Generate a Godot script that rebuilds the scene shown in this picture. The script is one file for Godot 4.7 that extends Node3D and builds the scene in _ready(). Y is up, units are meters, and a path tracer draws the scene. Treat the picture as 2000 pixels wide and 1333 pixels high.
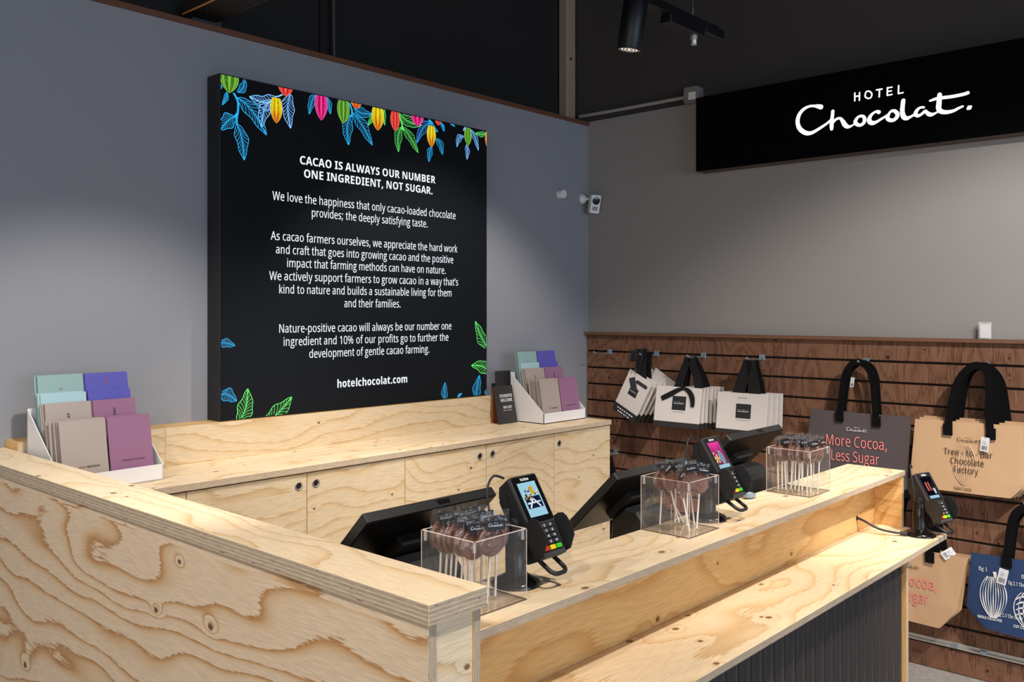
extends Node3D
# A chocolate shop's till area: plywood counters, LED wall screen, slatted wall of bags.
# x runs along the wall with the screen, z towards the shop floor, y up, metres.

var M := {}
var used := {}
var regular: Font
var bold: Font
var serif: Font
var rng := RandomNumberGenerator.new()
var logo: ArrayMesh

# drawings on the LED wall and the shop script, in metres of their own planes
const LEAVES := [[1.921, 2.522, 2.056, 2.39, 0.0319, 0.12, 0], [1.919, 2.415, 1.952, 2.272, 0.0297, 0.08, 0], [1.911, 2.443, 1.846, 2.38, 0.0312, -0.1, 0], [1.875, 2.537, 1.854, 2.481, 0.0102, 0.1, 0], [1.921, 2.545, 1.957, 2.609, 0.0167, -0.2, 0], [2.101, 2.557, 1.976, 2.537, 0.0322, 0.25, 1], [2.08, 2.541, 2.032, 2.42, 0.0285, -0.15, 1], [2.173, 2.582, 2.173, 2.436, 0.0312, -0.12, 1], [1.846, 2.564, 1.84, 2.539, 0.008, 0.1, 0], [2.304, 2.607, 2.267, 2.512, 0.0177, -0.1, 0], [2.356, 2.603, 2.379, 2.531, 0.0152, 0.1, 0], [2.494, 2.546, 2.479, 2.407, 0.0297, -0.15, 0], [2.502, 2.556, 2.615, 2.425, 0.0286, 0.08, 0], [2.51, 2.581, 2.611, 2.57, 0.0244, -0.15, 0], [2.613, 2.566, 2.589, 2.513, 0.0121, 0.1, 2], [2.688, 2.606, 2.689, 2.529, 0.0123, -0.1, 2], [2.794, 2.538, 2.773, 2.415, 0.0235, -0.15, 2], [2.799, 2.536, 2.898, 2.427, 0.0228, 0.08, 2], [2.778, 2.603, 2.921, 2.565, 0.0269, -0.15, 2], [3.368, 2.593, 3.295, 2.582, 0.0144, 0.1, 2], [2.994, 2.587, 2.887, 2.473, 0.0241, -0.2, 3], [2.987, 2.469, 2.968, 2.392, 0.0178, -0.1, 0], [3.015, 2.514, 3.06, 2.439, 0.0203, 0.2, 0], [2.966, 2.6, 3.03, 2.548, 0.013, -0.1, 0], [3.051, 2.596, 3.071, 2.557, 0.0105, 0.1, 0], [3.209, 2.553, 3.16, 2.492, 0.0174, -0.3, 1], [3.228, 2.513, 3.232, 2.437, 0.0155, 0.1, 1], [3.258, 2.595, 3.316, 2.495, 0.0177, 0.12, 1], [3.228, 2.599, 3.205, 2.582, 0.0074, -0.1, 1], [3.109, 2.605, 3.146, 2.593, 0.0053, 0.1, 0], [1.84, 1.526, 1.911, 1.515, 0.0183, 0.1, 0], [1.843, 1.319, 1.918, 1.29, 0.0275, 0.2, 0], [1.924, 1.206, 1.969, 1.337, 0.0372, -0.15, 2], [2.046, 1.195, 2.18, 1.288, 0.0366, -0.1, 2], [3.399, 1.459, 3.293, 1.604, 0.0342, 0.1, 2], [3.399, 1.321, 3.264, 1.375, 0.0341, -0.2, 2], [3.305, 1.196, 3.325, 1.321, 0.0298, 0.1, 0], [3.081, 1.209, 3.078, 1.298, 0.0205, 0.1, 0], [3.164, 1.213, 3.196, 1.236, 0.0075, 0.1, 0], [3.369, 1.205, 3.399, 1.255, 0.0138, 0.1, 0]]
const STEMS := [[0, [1.905, 2.539, 1.923, 2.507, 1.924, 2.472, 1.918, 2.435, 1.919, 2.412]], [0, [1.921, 2.459, 1.909, 2.443]], [1, [2.094, 2.558, 2.112, 2.562, 2.132, 2.573]], [0, [2.479, 2.6, 2.492, 2.582, 2.499, 2.561, 2.495, 2.537]], [2, [2.768, 2.601, 2.787, 2.572, 2.796, 2.543, 2.793, 2.525]], [2, [2.796, 2.543, 2.804, 2.524]], [0, [2.97, 2.601, 2.994, 2.587]]]
const PODS := [[1.885, 2.586, 0.042, 0.0515, 0], [2.148, 2.605, 0.036, 0.0372, 1], [2.103, 2.5, 0.029, 0.0538, 2], [2.33, 2.557, 0.034, 0.0626, 3], [2.45, 2.555, 0.034, 0.0561, 0], [2.521, 2.608, 0.032, 0.0296, 4], [2.647, 2.557, 0.036, 0.0594, 2], [2.752, 2.559, 0.029, 0.0486, 1], [2.892, 2.599, 0.041, 0.0447, 3], [2.984, 2.519, 0.029, 0.0532, 2], [3.031, 2.602, 0.021, 0.0209, 1], [3.239, 2.555, 0.026, 0.0473, 0], [3.391, 2.56, 0.025, 0.0513, 4]]
const LINES := [["CACAO IS ALWAYS OUR NUMBER", 2.22, 3.011, 2.29, 1], ["ONE INGREDIENT, NOT SUGAR.", 2.241, 2.992, 2.234, 1], ["We love the happiness that only cacao-loaded chocolate", 2.084, 3.15, 2.123, 0], ["provides; the deeply satisfying taste.", 2.281, 2.959, 2.0675, 0], ["As cacao farmers ourselves, we appreciate the hard work", 2.076, 3.163, 1.9545, 0], ["and craft that goes into growing cacao and the positive", 2.101, 3.134, 1.8985, 0], ["impact that farming methods can have on nature.", 2.156, 3.081, 1.843, 0], ["We actively support farmers to grow cacao in a way that’s", 2.069, 3.168, 1.786, 0], ["kind to nature and builds a sustainable living for them", 2.117, 3.121, 1.73, 0], ["and their families.", 2.455, 2.785, 1.673, 0], ["Nature-positive cacao will always be our number one", 2.117, 3.121, 1.5635, 0], ["ingredient and 10% of our profits go to further the", 2.139, 3.1, 1.5075, 0], ["development of gentle cacao farming.", 2.268, 2.97, 1.4515, 0], ["hotelchocolat.com", 2.417, 2.827, 1.3125, 1]]
const LOGO := [
	[-0.3504, 0.0493, 0.0302, -0.3691, 0.0567, 0.0251, -0.3903, 0.0617, 0.0168, -0.4152, 0.0655, 0.0151, -0.4401, 0.0617, 0.0168, -0.4663, 0.0493, 0.0201, -0.4888, 0.0256, 0.0235, -0.5, -0.0044, 0.0261, -0.5, -0.0318, 0.0268, -0.49, -0.0605, 0.0285, -0.4688, -0.0842, 0.0285, -0.4401, -0.1004, 0.0268, -0.409, -0.1016, 0.0218, -0.3778, -0.0904, 0.0184, -0.3441, -0.0742, 0.0168, -0.313, -0.058, 0.0151, -0.2918, -0.043, 0.0151],
	[-0.2756, 0.0118, 0.0208, -0.2781, -0.0156, 0.0208, -0.2818, -0.0443, 0.0235, -0.283, -0.0742, 0.0251, -0.283, -0.0954, 0.0201],
	[-0.2768, -0.063, 0.0134, -0.2618, -0.0443, 0.0151, -0.2431, -0.0368, 0.0151, -0.2269, -0.0405, 0.0168, -0.2132, -0.0605, 0.0251, -0.202, -0.0804, 0.0285, -0.187, -0.0941, 0.0251, -0.1696, -0.0966, 0.0151, -0.1484, -0.0879, 0.0084, -0.1334, -0.0754, 0.0067],
	[-0.1384, -0.0717, 0.0235, -0.1284, -0.053, 0.0168, -0.111, -0.043, 0.0151, -0.0898, -0.048, 0.0184, -0.0823, -0.0655, 0.0218, -0.086, -0.0842, 0.0201, -0.1047, -0.0966, 0.0184, -0.1247, -0.0916, 0.0218, -0.1372, -0.0779, 0.0235, -0.1359, -0.0655, 0.0201],
	[0.0012, -0.0355, 0.0235, -0.01, -0.0305, 0.0168, -0.0249, -0.033, 0.0134, -0.0449, -0.048, 0.0184, -0.0549, -0.0692, 0.0251, -0.0499, -0.0867, 0.0285, -0.0324, -0.0954, 0.0235, -0.01, -0.0904, 0.0168, 0.0125, -0.0792, 0.0141, 0.0324, -0.0704, 0.0134, 0.0549, -0.058, 0.0117],
	[0.0511, -0.0729, 0.0218, 0.0599, -0.0542, 0.0151, 0.0736, -0.0405, 0.0151, 0.0923, -0.043, 0.0201, 0.1072, -0.0617, 0.0235, 0.1047, -0.0804, 0.0218, 0.0873, -0.0941, 0.0201, 0.0673, -0.0929, 0.0218, 0.0524, -0.0817, 0.0235, 0.0499, -0.0667, 0.0168],
	[0.1409, 0.0106, 0.0241, 0.1384, -0.0094, 0.0241, 0.1359, -0.0343, 0.0251, 0.1359, -0.0605, 0.0268, 0.1434, -0.0842, 0.0285, 0.1596, -0.0954, 0.0235, 0.1796, -0.0904, 0.0151, 0.1983, -0.0817, 0.0134, 0.217, -0.0667, 0.0101],
	[0.2544, -0.0468, 0.0127, 0.2406, -0.0443, 0.0127, 0.2257, -0.0493, 0.0151, 0.2132, -0.063, 0.0201, 0.2095, -0.0792, 0.0235, 0.2219, -0.0904, 0.0184, 0.2406, -0.0842, 0.0151, 0.2594, -0.0704, 0.0168, 0.2681, -0.0667, 0.0101],
	[0.2668, -0.0667, 0.0101, 0.2706, -0.0779, 0.0201, 0.283, -0.0904, 0.0235, 0.298, -0.0941, 0.0201, 0.3167, -0.0892, 0.0117, 0.3329, -0.0817, 0.0101],
	[0.3392, 0.0118, 0.0251, 0.3379, -0.0106, 0.0268, 0.3354, -0.0405, 0.0285, 0.3342, -0.063, 0.0285, 0.3429, -0.0804, 0.0268, 0.3628, -0.0904, 0.0235, 0.389, -0.0929, 0.0201, 0.4165, -0.0892, 0.0168, 0.4401, -0.0792, 0.0141, 0.4601, -0.0729, 0.0117],
	[0.288, -0.0143, 0.0117, 0.3067, -0.0106, 0.0151, 0.3304, -0.0069, 0.0168, 0.3628, -0.0081, 0.0184, 0.4015, -0.0094, 0.0184, 0.4401, -0.0081, 0.0184, 0.4701, -0.0056, 0.0184, 0.4863, -0.0019, 0.0194],
	[0.4875, -0.0892, 0.0168, 0.4938, -0.0854, 0.0268, 0.5, -0.0817, 0.0168],
	[-0.1409, 0.1016, 0.0087, -0.1409, 0.0542, 0.0087],
	[-0.1122, 0.0991, 0.0087, -0.1135, 0.053, 0.0087],
	[-0.1409, 0.0804, 0.0087, -0.1135, 0.0792, 0.0087],
	[-0.0798, 0.0742, 0.0087, -0.0736, 0.0954, 0.0087, -0.0561, 0.0979, 0.0087, -0.0399, 0.0804, 0.0087, -0.0449, 0.0592, 0.0087, -0.0611, 0.0555, 0.0087, -0.0773, 0.0667, 0.0087, -0.0798, 0.0767, 0.0087],
	[-0.0125, 0.0979, 0.0087, 0.02, 0.0979, 0.0087],
	[0.005, 0.0966, 0.0087, 0.0037, 0.0542, 0.0087],
	[0.0511, 0.1004, 0.0087, 0.0499, 0.0555, 0.0087],
	[0.0511, 0.0991, 0.008, 0.0773, 0.0991, 0.008],
	[0.0511, 0.0779, 0.008, 0.0736, 0.0779, 0.008],
	[0.0499, 0.0555, 0.008, 0.0773, 0.0567, 0.008],
	[0.1147, 0.1016, 0.0087, 0.1135, 0.0555, 0.0087],
	[0.1135, 0.0555, 0.008, 0.1397, 0.0567, 0.008]]

# ---------------------------------------------------------------- mesh builder
class MB:
	var v := PackedVector3Array()
	var n := PackedVector3Array()
	var uv := PackedVector2Array()
	var c := PackedColorArray()
	var xf := Transform3D()
	var col := Color.WHITE

	func put(p: Vector3, nn: Vector3, t: Vector2) -> void:
		v.append(xf * p)
		n.append((xf.basis * nn).normalized())
		uv.append(t)
		c.append(col)

	func tri(a: Vector3, b: Vector3, d: Vector3, ta := Vector2.ZERO, tb := Vector2.ZERO, td := Vector2.ZERO) -> void:
		var nn := (b - a).cross(d - a).normalized()
		put(a, nn, ta); put(d, nn, td); put(b, nn, tb)

	func trin(a: Vector3, b: Vector3, d: Vector3, na: Vector3, nb: Vector3, nd: Vector3, ta := Vector2.ZERO, tb := Vector2.ZERO, td := Vector2.ZERO) -> void:
		put(a, na, ta); put(d, nd, td); put(b, nb, tb)

	func quad(a: Vector3, b: Vector3, d: Vector3, e: Vector3, ta := Vector2.ZERO, tb := Vector2(1, 0), td := Vector2.ONE, te := Vector2(0, 1)) -> void:
		tri(a, b, d, ta, tb, td)
		tri(a, d, e, ta, td, te)

	func quad_out(a: Vector3, b: Vector3, d: Vector3, e: Vector3, out: Vector3, ta := Vector2.ZERO, tb := Vector2.ZERO, td := Vector2.ZERO, te := Vector2.ZERO) -> void:
		if (b - a).cross(d - a).dot(out) >= 0.0:
			quad(a, b, d, e, ta, tb, td, te)
		else:
			quad(a, e, d, b, ta, te, td, tb)

	func box(lo: Vector3, hi: Vector3, bev := 0.0) -> void:
		cbox(self, self, lo, hi, -1, 0, Vector2.ZERO, bev)

	static func uvof(p: Vector3, a: int, grain: int, uo: Vector2) -> Vector2:
		if a == grain:
			return Vector2(p[(a + 1) % 3], p[(a + 2) % 3]) + uo
		var o := 3 - a - grain
		return Vector2(p[grain], p[o]) + uo

	# a bevelled box; faces across axis t go to f, the others (board edges) to e
	static func cbox(f: MB, e: MB, lo: Vector3, hi: Vector3, t: int, grain: int, uo: Vector2, bev: float) -> void:
		for a in 3:
			var b := (a + 1) % 3
			var d := (a + 2) % 3
			for s in [-1, 1]:
				var pts := []
				for q in [Vector2(-1, -1), Vector2(1, -1), Vector2(1, 1), Vector2(-1, 1)]:
					var p := Vector3()
					p[a] = hi[a] if s > 0 else lo[a]
					p[b] = lo[b] + bev if q.x < 0 else hi[b] - bev
					p[d] = lo[d] + bev if q.y < 0 else hi[d] - bev
					pts.append(p)
				var out := Vector3(); out[a] = s
				var mb := f if (a == t or t < 0) else e
				var us := []
				for p in pts:
					if a == t or t < 0:
						us.append(uvof(p, a, grain, uo))
					else:
						var l := 3 - a - t
						us.append(Vector2(p[l] + uo.x, (p[t] - lo[t]) / (hi[t] - lo[t])))
				mb.quad_out(pts[0], pts[1], pts[2], pts[3], out, us[0], us[1], us[2], us[3])
		if bev <= 0.0:
			return
		for a in 3:
			var b := (a + 1) % 3
			var d := (a + 2) % 3
			for sb in [-1, 1]:
				for sd in [-1, 1]:
					var p1 := Vector3(); var p2 := Vector3()
					p1[b] = hi[b] if sb > 0 else lo[b]
					p1[d] = hi[d] - bev if sd > 0 else lo[d] + bev
					p2[b] = hi[b] - bev if sb > 0 else lo[b] + bev
					p2[d] = hi[d] if sd > 0 else lo[d]
					var p3 := p2; var p4 := p1
					p1[a] = lo[a] + bev; p2[a] = lo[a] + bev
					p3[a] = hi[a] - bev; p4[a] = hi[a] - bev
					var out := Vector3(); out[b] = sb; out[d] = sd
					f.quad_out(p1, p2, p3, p4, out, uvof(p1, b, grain, uo) if b != grain else Vector2(p1[d], p1[a]) + uo, uvof(p2, b, grain, uo) if b != grain else Vector2(p2[d], p2[a]) + uo, uvof(p3, b, grain, uo) if b != grain else Vector2(p3[d], p3[a]) + uo, uvof(p4, b, grain, uo) if b != grain else Vector2(p4[d], p4[a]) + uo)
		for sa in [-1, 1]:
			for sb in [-1, 1]:
				for sd in [-1, 1]:
					var s := [sa, sb, sd]
					var ps := []
					for a in 3:
						var p := Vector3()
						for k in 3:
							var o := 0.0 if k == a else bev
							p[k] = hi[k] - o if s[k] > 0 else lo[k] + o
						ps.append(p)
					if (ps[1] - ps[0]).cross(ps[2] - ps[0]).dot(Vector3(sa, sb, sd)) > 0:
						f.tri(ps[0], ps[1], ps[2])
					else:
						f.tri(ps[0], ps[2], ps[1])

	# surface of revolution about y; prof holds (radius, height)
	func lathe(prof: Array, segs := 24, smooth := true) -> void:
		for k in prof.size() - 1:
			var a: Vector2 = prof[k]
			var b: Vector2 = prof[k + 1]
			var na := Vector2.ZERO
			var nb := Vector2.ZERO
			var fn := Vector2(b.y - a.y, a.x - b.x).normalized()
			na = fn; nb = fn
			if smooth:
				if k > 0:
					var z: Vector2 = prof[k - 1]
					var g := Vector2(a.y - z.y, z.x - a.x).normalized()
					if g.dot(fn) > 0.5: na = (g + fn).normalized()
				if k < prof.size() - 2:
					var z: Vector2 = prof[k + 2]
					var g := Vector2(z.y - b.y, b.x - z.x).normalized()
					if g.dot(fn) > 0.5: nb = (g + fn).normalized()
			for i in segs:
				var t0 := TAU * i / segs
				var t1 := TAU * (i + 1) / segs
				var d0 := Vector3(cos(t0), 0, sin(t0))
				var d1 := Vector3(cos(t1), 0, sin(t1))
				var up := Vector3.UP
				var A := d0 * a.x + up * a.y; var B := d1 * a.x + up * a.y
				var C := d1 * b.x + up * b.y; var D := d0 * b.x + up * b.y
				trin(A, D, C, d0 * na.x + up * na.y, d0 * nb.x + up * nb.y, d1 * nb.x + up * nb.y)
				trin(A, C, B, d0 * na.x + up * na.y, d1 * nb.x + up * nb.y, d1 * na.x + up * na.y)

	func ball(at: Vector3, r: Vector3, segs := 12) -> void:
		var keep := xf
		xf = keep * Transform3D(Basis.from_scale(r), at)
		var prof := []
		for k in segs / 2 + 1:
			var t := -PI / 2 + PI * k / (segs / 2)
			prof.append(Vector2(cos(t), sin(t)))
		lathe(prof, segs)
		xf = keep

	func tube(path: Array, r: float, segs := 8, r_end := -1.0) -> void:
		var up := Vector3(0.31, 0.9, 0.21).normalized()
		var rings := []
		for k in path.size():
			var p: Vector3 = path[k]
			var t: Vector3 = (path[mini(k + 1, path.size() - 1)] - path[maxi(k - 1, 0)]).normalized()
			if absf(t.dot(up)) > 0.95: up = Vector3(0.9, 0.1, 0.3).normalized()
			var s := t.cross(up).normalized()
			up = s.cross(t).normalized()
			var rr := r if r_end < 0 else lerpf(r, r_end, float(k) / (path.size() - 1))
			var ring := []
			for i in segs:
				var a := TAU * i / segs
				var d := s * cos(a) + up * sin(a)
				ring.append([p + d * rr, d])
			rings.append([ring, p, t])
		for k in path.size() - 1:
			for i in segs:
				var a = rings[k][0][i]; var b = rings[k][0][(i + 1) % segs]
				var d = rings[k + 1][0][(i + 1) % segs]; var e = rings[k + 1][0][i]
				trin(a[0], d[0], b[0], a[1], d[1], b[1])
				trin(a[0], e[0], d[0], a[1], e[1], d[1])
		for i in segs:
			var f = rings[0]; var l = rings[-1]
			tri(f[1], f[0][i][0], f[0][(i + 1) % segs][0])
			tri(l[1], l[0][(i + 1) % segs][0], l[0][i][0])

	# polygon in x,y pulled from z0 to z1
	func prism(poly: PackedVector2Array, z0: float, z1: float, bev := 0.0) -> void:
		var p := poly
		if Geometry2D.is_polygon_clockwise(p):
			p = p.duplicate(); p.reverse()
		var idx := Geometry2D.triangulate_polygon(p)
		var q := p
		if bev > 0.0:
			var off := Geometry2D.offset_polygon(p, -bev, Geometry2D.JOIN_MITER)
			if off.size() == 1 and off[0].size() == p.size():
				q = off[0]
				var best := 0
				for i in q.size():
					if q[i].distance_to(p[0]) < q[best].distance_to(p[0]): best = i
				var r := PackedVector2Array()
				for i in q.size(): r.append(q[(best + i) % q.size()])
				q = r
				if Geometry2D.is_polygon_clockwise(q): q.reverse()
			else:
				bev = 0.0
		for k in range(0, idx.size(), 3):
			var a := idx[k]; var b := idx[k + 1]; var d := idx[k + 2]
			if (p[b] - p[a]).cross(p[d] - p[a]) < 0:
				var s := b; b = d; d = s
			tri(Vector3(q[a].x, q[a].y, z1), Vector3(q[b].x, q[b].y, z1), Vector3(q[d].x, q[d].y, z1), q[a], q[b], q[d])
			tri(Vector3(p[a].x, p[a].y, z0), Vector3(p[d].x, p[d].y, z0), Vector3(p[b].x, p[b].y, z0), p[a], p[d], p[b])
		var zs := z1 - bev
		for i in p.size():
			var a := p[i]; var b := p[(i + 1) % p.size()]
			quad(Vector3(a.x, a.y, z0), Vector3(b.x, b.y, z0), Vector3(b.x, b.y, zs), Vector3(a.x, a.y, zs), a, b, b, a)
			if bev > 0.0:
				var e := q[i]; var f := q[(i + 1) % p.size()]
				quad(Vector3(a.x, a.y, zs), Vector3(b.x, b.y, zs), Vector3(f.x, f.y, z1), Vector3(e.x, e.y, z1), a, b, f, e)

	# a stroke of changing width in the x,y plane; flat when z1 <= z0
	func stroke(pts: Array, ws: Array, z0: float, z1: float, caps := true) -> void:
		var L := []
		var R := []
		for k in pts.size():
			var t: Vector2 = (pts[mini(k + 1, pts.size() - 1)] - pts[maxi(k - 1, 0)]).normalized()
			var s := Vector2(-t.y, t.x) * float(ws[k]) * 0.5
			L.append(pts[k] + s); R.append(pts[k] - s)
		if caps:
			for e in [0, pts.size() - 1]:
				var r := float(ws[e]) * 0.5
				var poly := []
				for i in 10: poly.append(pts[e] + Vector2(cos(TAU * i / 10), sin(TAU * i / 10)) * r)
				for i in range(1, 9):
					tri(Vector3(poly[0].x, poly[0].y, z1), Vector3(poly[i].x, poly[i].y, z1), Vector3(poly[i + 1].x, poly[i + 1].y, z1))
		for k in pts.size() - 1:
			var a: Vector2 = L[k]; var b: Vector2 = R[k]; var d: Vector2 = R[k + 1]; var e: Vector2 = L[k + 1]
			quad(Vector3(a.x, a.y, z1), Vector3(b.x, b.y, z1), Vector3(d.x, d.y, z1), Vector3(e.x, e.y, z1))
			if z1 > z0:
				quad(Vector3(b.x, b.y, z0), Vector3(a.x, a.y, z0), Vector3(e.x, e.y, z0), Vector3(d.x, d.y, z0))
				quad(Vector3(a.x, a.y, z0), Vector3(a.x, a.y, z1), Vector3(e.x, e.y, z1), Vector3(e.x, e.y, z0))
				quad(Vector3(b.x, b.y, z1), Vector3(b.x, b.y, z0), Vector3(d.x, d.y, z0), Vector3(d.x, d.y, z1))

	func into(m: ArrayMesh, mat: Material) -> void:
		var arr := []
		arr.resize(Mesh.ARRAY_MAX)
		arr[Mesh.ARRAY_VERTEX] = v
		arr[Mesh.ARRAY_NORMAL] = n
		arr[Mesh.ARRAY_TEX_UV] = uv
		arr[Mesh.ARRAY_COLOR] = c
		m.add_surface_from_arrays(Mesh.PRIMITIVE_TRIANGLES, arr)
		m.surface_set_material(m.get_surface_count() - 1, mat)

	func mesh(mat: Material) -> ArrayMesh:
		var m := ArrayMesh.new()
		into(m, mat)
		return m

# ---------------------------------------------------------------- naming and nodes
func numbered(called: String) -> String:
	var k: int = used.get(called, 0)
	used[called] = k + 1
	return called if k == 0 else "%s_%03d" % [called, k]

func tag(o: Node3D, label: String, category: String, group := "") -> Node3D:
	o.set_meta("label", label); o.set_meta("category", category)
	if group != "": o.set_meta("group", group)
	return o

func thing(called: String, label: String, category: String, at := Vector3.ZERO, turn := 0.0, group := "") -> Node3D:
	var o := Node3D.new()
	o.name = numbered(called)
	add_child(o)
	o.position = at; o.rotation.y = turn
	return tag(o, label, category, group)

func obj(called: String, m: Mesh, parent: Node = self) -> MeshInstance3D:
	var o := MeshInstance3D.new()
	o.mesh = m
	if parent == self:
		o.name = numbered(called)
		add_child(o)
	else:
		o.name = called
		parent.add_child(o, true)
	return o

func part(called: String, mb: MB, mat: Material, parent: Node) -> MeshInstance3D:
	return obj(called, mb.mesh(mat), parent)

func copy(src: Node3D, label: String, at: Vector3, basis := Basis()) -> Node3D:
	var r: Node3D = src.duplicate()
	r.name = numbered(String(src.name).rstrip("0123456789").trim_suffix("_"))
	add_child(r)
	r.transform = Transform3D(basis, at)
	r.set_meta("label", label)
	return r

func structure(o: Node3D) -> Node3D:
	o.set_meta("kind", "structure")
	return o

func solid(called: String, lo: Vector3, hi: Vector3, mat: Material, parent: Node = self, bev := 0.0) -> MeshInstance3D:
	var mb := MB.new()
	mb.box(lo, hi, bev)
	return obj(called, mb.mesh(mat), parent)

# a plywood board: veneer on the faces across axis t, plies on its edges
func ply(called: String, lo: Vector3, hi: Vector3, t: int, grain: int, face: Material, uo: Vector2, parent: Node, bev := 0.0006, edge: Material = null) -> MeshInstance3D:
	var f := MB.new()
	var e := MB.new()
	MB.cbox(f, e, lo, hi, t, grain, uo, bev)
	var m := ArrayMesh.new()
	f.into(m, face)
	e.into(m, edge if edge else M.plies)
	return obj(called, m, parent)

func smat(c: Color, rough := 0.6, metal := 0.0) -> StandardMaterial3D:
	var m := StandardMaterial3D.new()
	m.albedo_color = c
	m.roughness = rough
	m.metallic = metal
	return m

func glow(c: Color, energy: float) -> StandardMaterial3D:
	var m := smat(Color.BLACK, 0.6)
	m.emission_enabled = true
	m.emission = c
	m.emission_energy_multiplier = energy
	return m

func pane(c: Color, a: float, rough := 0.02) -> StandardMaterial3D:
	var m := smat(Color(c.r, c.g, c.b, a), rough)
	m.transparency = BaseMaterial3D.TRANSPARENCY_ALPHA
	return m

func rr(w: float, h: float, r: float, segs := 5, at := Vector2.ZERO) -> PackedVector2Array:
	var p := PackedVector2Array()
	for q in 4:
		var c := Vector2((w / 2 - r) * [1, -1, -1, 1][q], (h / 2 - r) * [1, 1, -1, -1][q])
		for i in segs + 1:
			var a := PI / 2 * q + PI / 2 * i / segs
			p.append(at + c + Vector2(cos(a), sin(a)) * r)
	return p

func smooth(pts: Array, per := 6) -> Array:
	var out := []
	for k in pts.size() - 1:
		var a = pts[maxi(k - 1, 0)]; var b = pts[k]; var c = pts[k + 1]; var d = pts[mini(k + 2, pts.size() - 1)]
		for i in per: out.append(b.cubic_interpolate(c, a, d, float(i) / per))
	out.append(pts[-1])
	return out

# lettering: text of a given width (0: natural) and em height, lying in its parent's x,y plane
func text(called: String, s: String, font: Font, em: float, mat: Material, parent: Node, at: Vector3, width := 0.0, align := 0, depth := 0.0) -> MeshInstance3D:
	var t := TextMesh.new()
	t.text = s
	t.font = font
	t.font_size = 48
	t.pixel_size = em / 48.0
	t.depth = depth
	t.curve_step = 2.0
	t.horizontal_alignment = HORIZONTAL_ALIGNMENT_CENTER
	t.vertical_alignment = VERTICAL_ALIGNMENT_CENTER
	t.material = mat
	var key := [font, em]
	if not used.has(key):
		var h := TextMesh.new()
		h.text = "H"; h.font = font; h.font_size = 48; h.pixel_size = em / 48.0; h.depth = 0.0
		h.vertical_alignment = VERTICAL_ALIGNMENT_CENTER
		used[key] = h.get_aabb().position.y
	var box := t.get_aabb()
	var sx := 1.0 if width <= 0.0 else width / box.size.x
	var o := obj(called, t, parent)
	o.scale = Vector3(sx, 1, 1)
	var left := box.position.x * sx
	var shift := -(left + box.size.x * sx * 0.5) if align == 0 else -left
	o.position = at + Vector3(shift, -float(used[key]), 0)
	return o

func mark(parent: Node, mat: Material, at: Vector3, width: float, called := "logo") -> MeshInstance3D:
	var o := obj(called, logo, parent)
	o.material_override = mat
	o.position = at
	o.scale = Vector3(width, width, 1)
	return o

# ---------------------------------------------------------------- computed textures
func lut_of(stops: Array) -> PackedByteArray:
	var out := PackedByteArray()
	for i in 256:
		var t := i / 255.0
		var k := 0
		while k < stops.size() - 2 and t > float(stops[k + 1][0]): k += 1
		var f := clampf((t - stops[k][0]) / maxf(float(stops[k + 1][0]) - float(stops[k][0]), 1e-5), 0, 1)
		var a: Color = stops[k][1]
		var c: Color = a.lerp(stops[k + 1][1], f)
		out.append_array([int(c.r * 255), int(c.g * 255), int(c.b * 255)])
	return out

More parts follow.
